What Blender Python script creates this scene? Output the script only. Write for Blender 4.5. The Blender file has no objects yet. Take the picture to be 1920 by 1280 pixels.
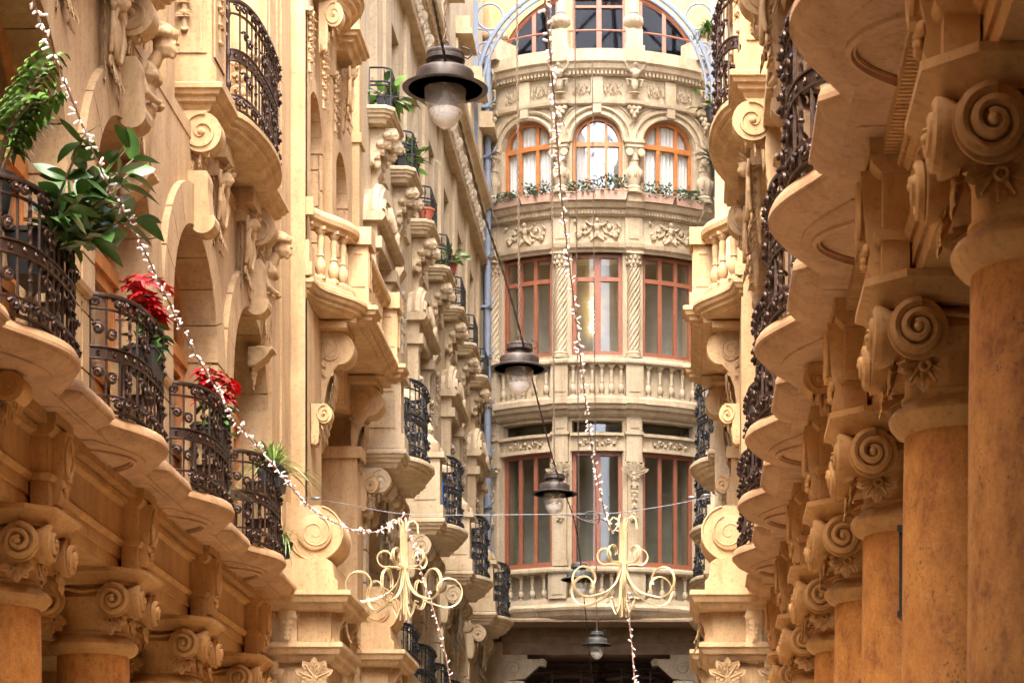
import bpy, bmesh, math, random
from math import sin, cos, pi, radians, sqrt, atan2, tau
from mathutils import Vector, Matrix
random.seed(7)
sc = bpy.context.scene
COL = sc.collection
EYE = 1.6                                            # all heights h below are measured above the camera's eye

# ---------------------------------------------------------------- camera, sky, sun, exposure
cam_d = bpy.data.cameras.new('camera'); cam = bpy.data.objects.new('camera', cam_d); COL.objects.link(cam)
cam.location = (0, 0, EYE); cam.rotation_euler = (pi/2, 0, 0)
cam_d.sensor_width = 36; cam_d.lens = 4500/1920*36
cam_d.shift_x = -(1292-960)/1920; cam_d.shift_y = (1795-640)/1920
cam_d.dof.use_dof = True; cam_d.dof.focus_distance = 22; cam_d.dof.aperture_fstop = 9
cam_d.clip_start = .1; cam_d.clip_end = 500
sc.camera = cam
SUN_EL, SUN_ROT = radians(58), radians(183)
world = bpy.data.worlds.new('World'); sc.world = world; world.use_nodes = True
wn = world.node_tree.nodes; wl = world.node_tree.links
sky = wn.new('ShaderNodeTexSky'); sky.sky_type = 'NISHITA'; sky.sun_disc = False
sky.sun_elevation = SUN_EL; sky.sun_rotation = SUN_ROT; sky.dust_density = 5; sky.air_density = .8; sky.ozone_density = .5
wl.new(sky.outputs[0], wn['Background'].inputs[0]); wn['Background'].inputs[1].default_value = .15
sd = bpy.data.lights.new('sun', 'SUN'); sun = bpy.data.objects.new('sun', sd); COL.objects.link(sun)
sd.energy = .5; sd.angle = radians(30); sd.color = (1, .93, .82)
# the sun stands behind the camera (towards -Y), high, slightly to the left
_d = Vector((sin(SUN_ROT)*cos(SUN_EL), cos(SUN_ROT)*cos(SUN_EL), sin(SUN_EL)))
sun.rotation_euler = _d.to_track_quat('Z', 'Y').to_euler(); sun.location = (-2, -5, 30)
sc.view_settings.view_transform = 'Standard'; sc.view_settings.look = 'None'
sc.view_settings.exposure = 3.36; sc.view_settings.gamma = 1
sc.cycles.max_bounces = 12; sc.cycles.diffuse_bounces = 7; sc.cycles.glossy_bounces = 4
sc.cycles.transmission_bounces = 6; sc.cycles.transparent_max_bounces = 12
sc.cycles.use_denoising = True; sc.cycles.caustics_reflective = False; sc.cycles.caustics_refractive = False

# ---------------------------------------------------------------- materials
def nt(name):
    m = bpy.data.materials.new(name); m.use_nodes = True
    n = m.node_tree.nodes; return m, n, m.node_tree.links, n['Principled BSDF']
def noise(n, l, scale, detail=4, rough=.6, stretch=None, space='pos'):
    g = n.new('ShaderNodeNewGeometry'); t = n.new('ShaderNodeTexNoise')
    t.inputs['Scale'].default_value = scale; t.inputs['Detail'].default_value = detail; t.inputs['Roughness'].default_value = rough
    if stretch:
        mp = n.new('ShaderNodeMapping'); mp.inputs['Scale'].default_value = stretch
        l.new(g.outputs['Position'], mp.inputs['Vector']); l.new(mp.outputs[0], t.inputs['Vector'])
    else: l.new(g.outputs['Position'], t.inputs['Vector'])
    return t.outputs['Fac']
def ramp(n, l, src, stops):
    r = n.new('ShaderNodeValToRGB'); e = r.color_ramp.elements
    while len(e) < len(stops): e.new(.5)
    for i, (p, c) in enumerate(stops): e[i].position = p; e[i].color = (*c, 1) if len(c) == 3 else c
    l.new(src, r.inputs[0]); return r.outputs[0]
def mix(n, l, a, b, fac, mode='MIX'):
    x = n.new('ShaderNodeMix'); x.data_type = 'RGBA'; x.blend_type = mode
    for s, v in ((x.inputs[6], a), (x.inputs[7], b)):
        if hasattr(v, 'links'): l.new(v, s)
        else: s.default_value = (*v, 1)
    if hasattr(fac, 'links'): l.new(fac, x.inputs[0])
    else: x.inputs[0].default_value = fac
    return x.outputs[2]
def bump(n, l, b, srcs):
    prev = None
    for f, st, dist in srcs:
        bp = n.new('ShaderNodeBump'); bp.inputs['Strength'].default_value = st; bp.inputs['Distance'].default_value = dist
        l.new(f, bp.inputs['Height'])
        if prev: l.new(prev, bp.inputs['Normal'])
        prev = bp.outputs[0]
    l.new(prev, b.inputs['Normal'])
def plaster(name, c, dark=.72, rough=.85, grain=.35):
    m, n, l, b = nt(name)
    d = tuple(x*dark for x in c); w = tuple(min(1, x*1.12+.01) for x in c)
    a = noise(n, l, 1.3, 6, .65); base = ramp(n, l, a, [(.3, d), (.5, c), (.72, w)])
    st = noise(n, l, 3.0, 5, .7, (1.6, 1.6, .22))           # streaks that ran down the walls
    s2 = ramp(n, l, st, [(.38, (.70, .62, .52)), (.56, (1, 1, 1))])
    col = mix(n, l, base, s2, .62, 'MULTIPLY')
    f = noise(n, l, 26, 5, .7); f2 = ramp(n, l, f, [(.34, (.60, .54, .46)), (.48, (1, 1, 1)), (.75, (1.0, 1.0, 1.0))])
    col = mix(n, l, col, f2, .6, 'MULTIPLY')
    l.new(col, b.inputs['Base Color']); b.inputs['Roughness'].default_value = rough
    bump(n, l, b, [(noise(n, l, 9, 4, .6), .25, .02), (noise(n, l, 130, 3, .7), grain, .004)])
    return m
def simple(name, c, rough=.5, metal=0, var=.25, scale=30, bmp=.1, **kw):
    m, n, l, b = nt(name)
    col = ramp(n, l, noise(n, l, scale, 4, .6), [(.3, tuple(x*(1-var) for x in c)), (.7, tuple(min(1, x*(1+var)) for x in c))])
    l.new(col, b.inputs['Base Color']); b.inputs['Roughness'].default_value = rough; b.inputs['Metallic'].default_value = metal
    for k, v in kw.items(): b.inputs[k].default_value = v
    if bmp: bump(n, l, b, [(noise(n, l, scale*3, 3, .6), bmp, .004)])
    return m
M = {}
M['ochre'] = plaster('ochre_plaster', (.51, .35, .18), .8)
M['cream'] = plaster('cream_plaster', (.45, .375, .265), .84)
M['slab'] = plaster('sky_tinted_ochre_plaster', (.46, .275, .135), .82)  # balcony slabs: mauve cast of cool sky bounce put into the ochre
M['attic'] = plaster('yellow_plaster', (.40, .30, .15), .88)
M['pale'] = plaster('pale_ochre_plaster', (.50, .40, .26), .84)
M['arc'] = plaster('shade_toned_ochre_plaster', (.50, .275, .09), .8)  # arcade level: same paint as ochre, the deeper orange of shade put into its colour
m, n, l, b = nt('travertine')                          # pitted reddish stone of the shafts
base = ramp(n, l, noise(n, l, 9, 10, .78, (1, 1, .55)), [(.34, (.25, .085, .015)), (.48, (.48, .20, .036)), (.58, (.56, .245, .048)), (.72, (.68, .36, .10))])
base = mix(n, l, base, ramp(n, l, noise(n, l, 2.2, 4, .6), [(.35, (.72, .62, .55)), (.62, (1, 1, 1))]), .7, 'MULTIPLY')
v = n.new('ShaderNodeTexVoronoi'); v.inputs['Scale'].default_value = 58; g = n.new('ShaderNodeNewGeometry')
mp = n.new('ShaderNodeMapping'); mp.inputs['Scale'].default_value = (1, 1, .62); l.new(g.outputs['Position'], mp.inputs[0])
dn = n.new('ShaderNodeTexNoise'); dn.inputs['Scale'].default_value = 14; l.new(mp.outputs[0], dn.inputs['Vector'])
av = n.new('ShaderNodeVectorMath'); av.operation = 'ADD'; l.new(mp.outputs[0], av.inputs[0])
sv = n.new('ShaderNodeVectorMath'); sv.operation = 'SCALE'; sv.inputs['Scale'].default_value = .05; l.new(dn.outputs['Color'], sv.inputs[0])
l.new(sv.outputs[0], av.inputs[1]); l.new(av.outputs[0], v.inputs['Vector'])
ms = n.new('ShaderNodeMath'); ms.operation = 'ADD'; l.new(v.outputs['Distance'], ms.inputs[0])
msk = n.new('ShaderNodeMath'); msk.operation = 'MULTIPLY'; l.new(noise(n, l, 4, 8, .85), msk.inputs[0]); msk.inputs[1].default_value = 1.9
l.new(msk.outputs[0], ms.inputs[1])
mh = n.new('ShaderNodeMath'); mh.operation = 'MULTIPLY'; mh.inputs[1].default_value = .5; l.new(ms.outputs[0], mh.inputs[0])
pit = ramp(n, l, mh.outputs[0], [(.50, (0, 0, 0)), (.56, (1, 1, 1))])
col = mix(n, l, base, (.10, .05, .02), 0); 
dk = mix(n, l, (.17, .085, .035), base, pit)
fs = ramp(n, l, noise(n, l, 60, 4, .7), [(.3, (.7, .62, .55)), (.55, (1, 1, 1))])
col = mix(n, l, dk, fs, .7, 'MULTIPLY'); l.new(col, b.inputs['Base Color']); b.inputs['Roughness'].default_value = .75
bump(n, l, b, [(pit, .5, .01), (noise(n, l, 60, 4, .7), .4, .004)]); M['shaft'] = m
M['iron'] = simple('wrought_iron', (.055, .031, .021), .38, .55, .5, 40, .4)
M['black_iron'] = simple('black_iron', (.03, .029, .030), .42, .4, .4, 40, .3)
M['wood'] = simple('varnished_wood', (.50, .20, .055), .35, 0, .3, 8, .1)
M['red_wood'] = simple('terracotta_painted_wood', (.27, .098, .055), .42, 0, .15, 12, .1)
M['orange_wood'] = simple('orange_varnished_wood', (.44, .165, .05), .35, 0, .2, 12, .1)
M['steel'] = simple('blue_grey_painted_steel', (.19, .235, .31), .5, 0, .1, 20, .1)
M['lampmetal'] = simple('weathered_bronze', (.045, .035, .030), .5, .35, .6, 9, .25)
M['greymetal'] = simple('grey_lamp_metal', (.10, .105, .10), .5, .35, .3, 14, .15)
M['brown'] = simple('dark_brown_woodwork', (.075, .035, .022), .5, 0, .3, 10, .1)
M['gold'] = simple('gold_plastic_tube', (.58, .47, .27), .3, .25, .15, 20, .05)
M['beam'] = simple('shade_darkened_beam', (.20, .13, .075), .7, 0, .25, 6, .1)  # brown portal beams, with the shade under the balcony put into the colour
M['pot'] = simple('black_plastic', (.016, .017, .018), .45, 0, .2, 20, 0)
M['terra'] = simple('terracotta', (.50, .33, .25), .75, 0, .15, 30, .2)
M['redpot'] = simple('red_terracotta', (.38, .10, .05), .6, 0, .15, 30, .1)
M['cable'] = simple('dark_cable', (.035, .027, .024), .6, 0, .2, 60, 0)
M['steelwire'] = simple('grey_wire', (.16, .165, .17), .4, .6, .1, 30, 0)
M['chain'] = simple('rusty_chain', (.20, .15, .11), .5, .6, .4, 60, 0)
M['bulbw'] = simple('white_bulb_plastic', (.80, .76, .72), .3, 0, .05, 10, 0)
M['strwire'] = simple('copper_brown_cord', (.33, .20, .15), .55, 0, .1, 60, 0)
M['curtain'] = simple('white_curtain', (.85, .86, .88), .9, 0, .06, 6, 0)
M['blue'] = simple('bright_blue_cloth', (.01, .16, .62), .7, 0, .2, 8, .1)
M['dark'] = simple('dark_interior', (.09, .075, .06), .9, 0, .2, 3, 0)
M['interior'] = simple('interior_wall', (.60, .58, .50), .9, 0, .2, 2, 0)
M['floor'] = simple('paving', (.34, .27, .19), .5, 0, .2, 2, .1)
M['sign'] = simple('sign_green_black', (.012, .015, .013), .4, 0, .1, 10, 0)
def leafmat(name, c, rough=.32, tr=.25):
    m = simple(name, c, rough, 0, .35, 7, 0); b = m.node_tree.nodes['Principled BSDF']
    b.inputs['Subsurface Weight'].default_value = 0; b.inputs['Specular IOR Level'].default_value = .6
    return m
M['leaf'] = leafmat('dark_green_leaf', (.065, .15, .035))
M['leaf2'] = leafmat('bright_green_leaf', (.095, .20, .03))
M['leaf3'] = leafmat('grey_green_leaf', (.075, .125, .07), .6)
M['grass'] = leafmat('spider_plant_leaf', (.26, .36, .10))
M['bluegreen'] = leafmat('blue_green_leaf', (.10, .19, .16), .5)
M['bract'] = leafmat('red_bract', (.52, .006, .012), .5)
M['stem'] = simple('brown_stem', (.14, .09, .04), .7)
def glass(name, tint, alpha_min=.25, rough=.03):
    m, n, l, b = nt(name)                              # a pane: sees through at right angles, mirrors at a glance
    out = n['Material Output']; tr = n.new('ShaderNodeBsdfTransparent'); tr.inputs[0].default_value = (*tint, 1)
    gl = n.new('ShaderNodeBsdfGlossy'); gl.inputs['Roughness'].default_value = rough; gl.inputs[0].default_value = (.95, .97, 1, 1)
    fr = n.new('ShaderNodeLayerWeight'); fr.inputs[0].default_value = .5; pw = n.new('ShaderNodeMath'); pw.operation = 'POWER'; pw.inputs[1].default_value = 3; l.new(fr.outputs['Facing'], pw.inputs[0])
    mm = n.new('ShaderNodeMath'); mm.operation = 'ADD'; mm.inputs[1].default_value = alpha_min; mm.use_clamp = True; l.new(pw.outputs[0], mm.inputs[0])
    mx = n.new('ShaderNodeMixShader'); l.new(mm.outputs[0], mx.inputs[0]); l.new(tr.outputs[0], mx.inputs[1]); l.new(gl.outputs[0], mx.inputs[2])
    l.new(mx.outputs[0], out.inputs[0]); return m
M['glass'] = glass('window_glass', (.86, .88, .86), .05)
M['glassdk'] = glass('dim_window_glass', (.62, .64, .60), .045)
M['glassnt'] = glass('dark_window_glass', (.30, .31, .36), .015)
M['mirrorglass'] = glass('bright_window_glass', (.8, .82, .82), .30)
m, n, l, b = nt('lamp_globe_glass'); out = n['Material Output']
b.inputs['Base Color'].default_value = (.86, .86, .80, 1); b.inputs['Roughness'].default_value = .18
fr = ramp(n, l, noise(n, l, 9, 3, .6), [(.35, (.14,)*3), (.65, (.34,)*3)])
tr = n.new('ShaderNodeBsdfTransparent'); mx = n.new('ShaderNodeMixShader'); l.new(fr, mx.inputs[0])
l.new(tr.outputs[0], mx.inputs[1]); l.new(b.outputs[0], mx.inputs[2]); l.new(mx.outputs[0], out.inputs[0]); M['globe'] = m
m, n, l, b = nt('roof_glass'); out = n['Material Output']            # dusty wired glass
df = n.new('ShaderNodeBsdfTranslucent'); df.inputs[0].default_value = (.7, .72, .72, 1); tr = n.new('ShaderNodeBsdfTransparent'); mx = n.new('ShaderNodeMixShader')
mx.inputs[0].default_value = .42; l.new(tr.outputs[0], mx.inputs[1]); l.new(df.outputs[0], mx.inputs[2]); l.new(mx.outputs[0], out.inputs[0]); M['roofglass'] = m
M['reflector'] = simple('milk_glass_bowl', (.86, .88, .86), .35, 0, .08, 12, 0)

# ---------------------------------------------------------------- mesh collecting
class MB:
    def __init__(s): s.v = []; s.f = []; s.sm = []
    def add(s, vs, fs, smooth=False, T=None):
        k = len(s.v)
        s.v += [tuple(T @ Vector(p)) for p in vs] if T else [tuple(p) for p in vs]
        s.f += [tuple(i+k for i in f) for f in fs]; s.sm += [smooth]*len(fs); return s
    def box(s, x0, x1, y0, y1, z0, z1, T=None):
        v = [(x, y, z) for x in (x0, x1) for y in (y0, y1) for z in (z0, z1)]
        return s.add(v, [(0,1,3,2),(4,6,7,5),(0,4,5,1),(2,3,7,6),(0,2,6,4),(1,5,7,3)], False, T)
    def loft(s, rings, smooth=False, closed=True, caps=True, T=None):
        m = len(rings[0]); vs = [p for r in rings for p in r]; fs = []
        for i in range(len(rings)-1):
            for j in range(m if closed else m-1):
                a = i*m+j; b_ = i*m+(j+1) % m; fs.append((a, b_, b_+m, a+m))
        s.add(vs, fs, smooth, T)
        if caps and closed:
            s.add(rings[0], [tuple(range(m))[::-1]], False, T); s.add(rings[-1], [tuple(range(m))], False, T)
        return s
    def prism(s, poly, axis, a, b, T=None, smooth=False):
        # poly in the two other axes (in xyz order), extruded along axis from a to b
        def P(p, t):
            return {'x': (t, p[0], p[1]), 'y': (p[0], t, p[1]), 'z': (p[0], p[1], t)}[axis]
        return s.loft([[P(p, a) for p in poly], [P(p, b) for p in poly]], smooth, True, True, T)
    def lathe(s, prof, c=(0, 0, 0), seg=24, T=None, smooth=True, arc=tau, sx=1, sy=1):
        rings = [[(c[0]+r*sx*cos(arc*i/seg), c[1]+r*sy*sin(arc*i/seg), c[2]+z) for i in range(seg)] for r, z in prof]
        return s.loft(rings, smooth, True, True, T)
    def tube(s, path, r, seg=6, closed=False, T=None, smooth=True, twist=0, flat=1):
        P = [Vector(p) for p in path]; n = len(P); rr = r if hasattr(r, '__len__') else [r]*n; rings = []
        up = Vector((0, 0, 1)); nrm = None
        for i in range(n):
            t = (P[(i+1) % n]-P[i-1]) if closed else (P[min(i+1, n-1)]-P[max(i-1, 0)])
            if t.length < 1e-9: t = Vector((0, 0, 1))
            t.normalize()
            if nrm is None: nrm = t.orthogonal().normalized() if abs(t.z) > .95 else t.cross(up).normalized()
            nrm = (nrm-t*nrm.dot(t)); nrm = nrm.normalized() if nrm.length > 1e-6 else t.orthogonal().normalized()
            bn = t.cross(nrm)
            rings.append([tuple(P[i]+(nrm*cos(tau*j/seg+twist*i)+bn*sin(tau*j/seg+twist*i)*flat)*rr[i]) for j in range(seg)])
        if closed: rings.append(rings[0])
        return s.loft(rings, smooth, True, not closed, T)
    def ball(s, c, r, T=None, seg=8, rot=None):
        r = r if hasattr(r, '__len__') else (r, r, r); rings = []
        k = max(4, seg//2+1)
        R = Matrix.Rotation(rot[1], 4, rot[0]) if rot else None
        for i in range(k+1):
            a = -pi/2+pi*i/k; ring = []
            for j in range(seg):
                p = Vector((r[0]*max(cos(a), .02)*cos(tau*j/seg), r[1]*max(cos(a), .02)*sin(tau*j/seg), r[2]*sin(a)))
                if R: p = R @ p
                ring.append(tuple(p+Vector(c)))
            rings.append(ring)
        return s.loft(rings, True, True, True, T)
    def merge(s, o, T=None):
        k = len(s.v); s.v += [tuple(T @ Vector(p)) for p in o.v] if T else o.v
        s.f += [tuple(i+k for i in f) for f in o.f]; s.sm += o.sm; return s
    def mesh(s, name, mat, bevel=0):
        me = bpy.data.meshes.new(name); me.from_pydata(s.v, [], s.f)
        me.polygons.foreach_set('use_smooth', s.sm); me.update()
        bm = bmesh.new(); bm.from_mesh(me); bmesh.ops.recalc_face_normals(bm, faces=bm.faces); bm.to_mesh(me); bm.free()
        if any(s.sm): me.set_sharp_from_angle(angle=radians(38))
        if mat: me.materials.append(M[mat])
        return me
def put(name, me, parent=None, loc=(0, 0, 0), rz=0, scale=None, h=True):
    """link one object; h=True lifts heights measured from the eye to heights above the floor"""
    o = bpy.data.objects.new(name, me); COL.objects.link(o)
    o.location = (loc[0], loc[1], loc[2]+(EYE if h else 0)); o.rotation_euler = (0, 0, rz)
    if scale: o.scale = scale
    if parent: o.parent = parent
    return o
def sub(name, me, parent, loc=(0, 0, 0), rz=0, scale=None): return put(name, me, parent, loc, rz, scale, False)
def thing(name, label, cat, loc=(0, 0, 0), rz=0, group=None, scale=None):
    o = bpy.data.objects.new(name, None); COL.objects.link(o); o.location = loc; o.rotation_euler = (0, 0, rz)
    o.empty_display_size = .2
    if scale: o.scale = scale
    return tag(o, label, cat, group)
def tag(o, label, cat, group=None):
    o['label'] = label; o['category'] = cat
    if group: o['group'] = group
    return o
_vt = bpy.data.textures.new('chisel', 'VORONOI'); _vt.noise_scale = .075; _vt.weight_1 = 1; _vt.distance_metric = 'DISTANCE'
def carved(mb, name, mat, voxel=.014, smooth=2, chisel=.022):
    """blobs and tubes fused into one carved surface"""
    me = mb.mesh(name+'_src', None); o = bpy.data.objects.new('carving', me); COL.objects.link(o)
    r = o.modifiers.new('r', 'REMESH'); r.mode = 'VOXEL'; r.voxel_size = voxel; r.use_smooth_shade = True
    if smooth: k = o.modifiers.new('s', 'SMOOTH'); k.iterations = smooth; k.factor = .4
    if chisel: k = o.modifiers.new('d', 'DISPLACE'); k.texture = _vt; k.strength = -chisel; k.mid_level = .35; k.texture_coords = 'LOCAL'
    dg = bpy.context.evaluated_depsgraph_get(); out = bpy.data.meshes.new_from_object(o.evaluated_get(dg))
    bpy.data.objects.remove(o); bpy.data.meshes.remove(me); out.name = name; out.materials.clear(); out.materials.append(M[mat]); return out
def remat(me, mat):
    c = me.copy(); c.materials.clear(); c.materials.append(M[mat]); return c
def spiral(c, r0, r1, turns, ax='xz', n=40, a0=0, sgn=1, off=0):
    """points of a flat spiral; ax names the plane"""
    out = []
    for i in range(n+1):
        t = i/n; r = r0*(r1/r0)**t; a = a0+sgn*t*turns*tau; p = (r*cos(a), r*sin(a))
        out.append({'xz': (c[0]+p[0], c[1]+off, c[2]+p[1]), 'yz': (c[0]+off, c[1]+p[0], c[2]+p[1]), 'xy': (c[0]+p[0], c[1]+p[1], c[2]+off)}[ax])
    return out
def sweep(mb, plan, prof, cap=True, smooth=False, back=None):
    """moulding: profile (offset, z) carried along a plan polyline (x outwards = to the right of travel along +y)"""
    n = len(plan); nr = []
    for i in range(n):
        a = Vector(plan[max(i-1, 0)]); b = Vector(plan[i]); c = Vector(plan[min(i+1, n-1)])
        d1 = (b-a).normalized() if i else (c-b).normalized(); d2 = (c-b).normalized() if i < n-1 else d1
        n1 = Vector((d1.y, -d1.x)); n2 = Vector((d2.y, -d2.x)); m_ = (n1+n2)
        if m_.length < 1e-6: m_ = n1
        m_.normalize(); k = 1/max(.45, m_.dot(n1)); nr.append(m_*k)
    rings = [[(plan[i][0]+nr[i].x*o, plan[i][1]+nr[i].y*o, z) for i in range(n)] for o, z in prof]
    mb.loft(rings, smooth, False, False)
    return rings
def slab(mb, plan, prof, smooth=False):
    """solid slab: open plan polyline in front, straight back edge; prof goes from top to bottom"""
    r = sweep(mb, plan, prof, smooth=smooth); n = len(plan)
    mb.add(r[0], [tuple(range(n))]); mb.add(r[-1], [tuple(range(n))[::-1]])
def leaf_mb(mb, base, d, up, L, w, curl=.25, n=5, fold=.12):
    """one leaf blade from base along d; up is the face normal"""
    d = Vector(d).normalized(); up = Vector(up); up = (up-d*up.dot(d)); up = up.normalized() if up.length > .01 else d.orthogonal().normalized(); s = d.cross(up); vs = []; b = Vector(base)
    for i in range(n+1):
        t = i/n; c = b+d*L*t-Vector((0, 0, 1))*curl*L*t*t; ww = w*.5*max(.03, sin(pi*min(1, t*.93+.07))**.62*(1-.22*t))
        vs += [c-s*ww+up*fold*ww, c, c+s*ww+up*fold*ww]
    fs = []
    for i in range(n):
        a = i*3; fs += [(a, a+1, a+4, a+3), (a+1, a+2, a+5, a+4)]
    mb.add(vs, fs, True)
def stone_leaf(mb, base, d, up, L, w, curl=.5, lobes=4):
    """acanthus leaf: rib with pointed side lobes, tip curling out"""
    d = Vector(d).normalized(); up = Vector(up); up = (up-d*up.dot(d)).normalized(); s = d.cross(up); b = Vector(base); pts = []
    for i in range(lobes+1):
        t = i/lobes; pts.append(b+d*L*t*(1-.12*t)+up*L*(.10*sin(pi*t*.6)+curl*.45*t**2.5))
    mb.tube(pts, [w*.13*(1-.6*i/lobes)+.002 for i in range(lobes+1)], 5)
    for i in range(lobes):
        t = (i+.4)/lobes; k = (1-.45*t)
        for g in (-1, 1): leaf_mb(mb, pts[i], s*g*.85+d*(.55+.4*t)+up*.15, up, w*.66*k, w*.62*k, -.1, 3, .3)
    leaf_mb(mb, pts[-2], d+up*curl*.6, up, w*.62, w*.60, -.1, 3, .3)
def join_blades(me, blades):
    bm = bmesh.new(); bm.from_mesh(me); o = blades.mesh('blades', None); bm.from_mesh(o); bm.to_mesh(me); bm.free(); bpy.data.meshes.remove(o); return me
# ---------------------------------------------------------------- carvings (x outwards from the wall, y along it, z up)
def lobe(mb, c, w, h, d, tilt=0, side=0):
    mb.ball(c, (d, w, h), rot=('X', side) if side else None)
def acanthus(mb, x, y, z, w, h, d, n=3):
    """a fan of pointed lobes curling forward at the tip"""
    for i in range(-n, n+1):
        t = i/n; a = t*1.1; L = h*(1-.45*abs(t))
        pts = [(x+d*(.2+.8*(k/4)**2), y+sin(a)*L*k/4*w/h*1.1, z+cos(a)*L*k/4) for k in range(5)]
        mb.tube(pts, [w*.16, w*.19, w*.17, w*.13, w*.09], 6)
def drop_mb(L=.6, w=.10, n=6, x=0):
    mb = MB(); rnd = random.Random(int(L*100)+n)
    mb.tube([(x, 0, 0), (x, 0, -L)], [.03, .018], 5)
    for i in range(n):
        t = i/(n-1); z = -L*t; s = w*(1-.72*t)
        mb.ball((x+.02, 0, z), (.035*(1-.5*t), s*.42, s*.5))
        for sg in (-1, 1):
            mb.ball((x+.01, sg*s*.55, z+s*.25), (.028, s*.36, s*.26), rot=('X', sg*.7))
            mb.ball((x+.015, sg*s*.38, z-s*.25), (.022, s*.22, s*.2))
    for sg in (-1, 1):                                    # bow above
        mb.tube([(x+.01, 0, .02), (x+.03, sg*w*.6, .07), (x+.01, sg*w*1.25, .03), (x, sg*w*1.5, .09)], [.024, .03, .026, .016], 5)
    return mb
def relief_mb(w, h, seed=1, figure=False, thick=.035):
    """symmetrical scroll relief in a panel w wide, h high, centred"""
    mb = MB(); rnd = random.Random(seed)
    for sg in (-1, 1):
        for (cx, cz, r0, tn, a0) in ((.26, .08, .30, 1.3, 2.6), (.40, -.22, .17, 1.2, .6), (.13, -.28, .14, 1.1, 1.5)):
            p = [(thick*.5, sg*(cx*w+r0*h*(.08+.92*(1-t))*cos(a0+t*tn*tau)), cz*h+r0*h*(.08+.92*(1-t))*sin(a0+t*tn*tau)) for t in [i/22 for i in range(23)]]
            mb.tube(p, [.020*h/.5*(1-.4*i/22)+.006 for i in range(23)], 5)
            mb.ball((thick*.6, sg*cx*w, cz*h), (.03, .045*h/.5, .045*h/.5))
        for k in range(9):
            y = sg*w*(.06+.42*rnd.random()); z = h*(rnd.random()-.5)*.8
            mb.ball((thick*.4, y, z), (thick*.6, h*.09, h*.045), rot=('X', rnd.random()*pi))
    if figure:
        mb.ball((.05, 0, h*.36), (.06, h*.10, h*.12)); mb.ball((.04, 0, h*.10), (.06, h*.14, h*.2)); mb.ball((.03, 0, -h*.16), (.05, h*.12, h*.17))
        for sg in (-1, 1):
            mb.tube([(.04, 0, h*.2), (.05, sg*h*.25, h*.16), (.03, sg*h*.42, h*.30)], [h*.06, h*.055, h*.04], 5)
            mb.tube([(.03, 0, -h*.2), (.05, sg*h*.14, -h*.34), (.03, sg*h*.3, -h*.45)], [h*.08, h*.06, h*.04], 5)
    else:
        mb.ball((.03, 0, 0), (.05, h*.13, h*.2)); acanthus(mb, 0, 0, -h*.4, h*.3, h*.35, .05, 2)
    return mb
def console_side(d, h, w, turns=1.6, r=None):
    """S-scroll bracket: top volute far out, small volute low by the wall; origin top back centre"""
    mb = MB(); r = r or h*.24; r2 = r*.45
    c1 = (d-r, -r*1.05); c2 = (r2*1.0, -h+r2)
    top = [(0, 0), (d-r*.6, 0)]
    arc = [(c1[0]+r*cos(a), c1[1]+r*sin(a)) for a in [pi/2-.25-i*(pi*1.15)/12 for i in range(13)]]
    low = []
    p0 = arc[-1]; p1 = (c2[0]+r2, c2[1]+r2*.4)
    for i in range(1, 8):
        t = i/8; low.append((p0[0]*(1-t)**2+2*t*(1-t)*(p1[0]+.02)+p1[0]*t*t, p0[1]*(1-t)**2+2*t*(1-t)*(p0[1]*.75+p1[1]*.25)+p1[1]*t*t))
    bot = [(c2[0]+r2*cos(a), c2[1]+r2*sin(a)) for a in [.3-i*(pi*.8)/6 for i in range(7)]]
    poly = top+arc+low+bot+[(0, -h+.01)]
    mb.prism(poly, 'y', -w/2, w/2)
    for sg in (-1, 1):
        for (c, rr, tn) in ((c1, r, turns), (c2, r2, 1.2)):
            sp = [(c[0]+q*cos(a), sg*(w/2), c[1]+q*sin(a)) for q, a in [(rr*(.95-.80*t), pi/2-.2+t*tn*tau) for t in [i/34 for i in range(35)]]]
            mb.tube(sp, [rr*.13*(1-.45*i/34) for i in range(35)], 5)
            mb.ball((c[0], sg*w/2, c[1]), (rr*.2, rr*.18, rr*.2), seg=8)
    return mb
def leaf_under(mb, d, h, w):
    """acanthus leaf laid over the front of a bracket"""
    for i in range(5):
        t = i/5; x = d*(1-t)**1.3*.72+.05; z = -h*(.34+.60*t)
        for sg in (-1, 0, 1): stone_leaf(mb, (x-.03, sg*w*.25, z), (-.30, sg*.22, -1), (1, 0, -.3), h*.24, w*.50, .22, 3)
def cartouche_mb(h=.9):
    """scroll framed oval with a small mask, tapering to a leaf tail"""
    mb = MB(); mb.prism([(0, 0), (.17, 0), (.18, -.08), (.12, -.16), (.07, -.5*h), (.03, -.85*h), (0, -.9*h)], 'y', -.10, .10)
    mb.tube([(.15, h*.17*cos(a), h*-.34+h*.23*sin(a)) for a in [tau*i/28 for i in range(28)]], h*.028, 7, True)
    mb.ball((.12, 0, -h*.34), (.06, h*.13, h*.18))
    mb.ball((.19, 0, -h*.05), (.07, h*.085, h*.085)); mb.ball((.255, 0, -h*.06), (.02, h*.018, h*.028))
    for sg in (-1, 1):
        mb.tube(spiral_yz(.15, sg*h*.19, -h*.08, h*.095, sg), [h*.026*(1-.4*i/20) for i in range(21)], 7)
        mb.tube(spiral_yz(.11, sg*h*.15, -h*.62, h*.075, -sg), [h*.022*(1-.4*i/20) for i in range(21)], 7)
        mb.tube([(.14, sg*h*.20, -h*.17), (.15, sg*h*.245, -h*.34), (.12, sg*h*.19, -h*.54)], [h*.024, h*.030, h*.024], 7)
        mb.ball((.225, sg*h*.035, -h*.035), (.02, h*.022, h*.014))
    return mb
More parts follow.
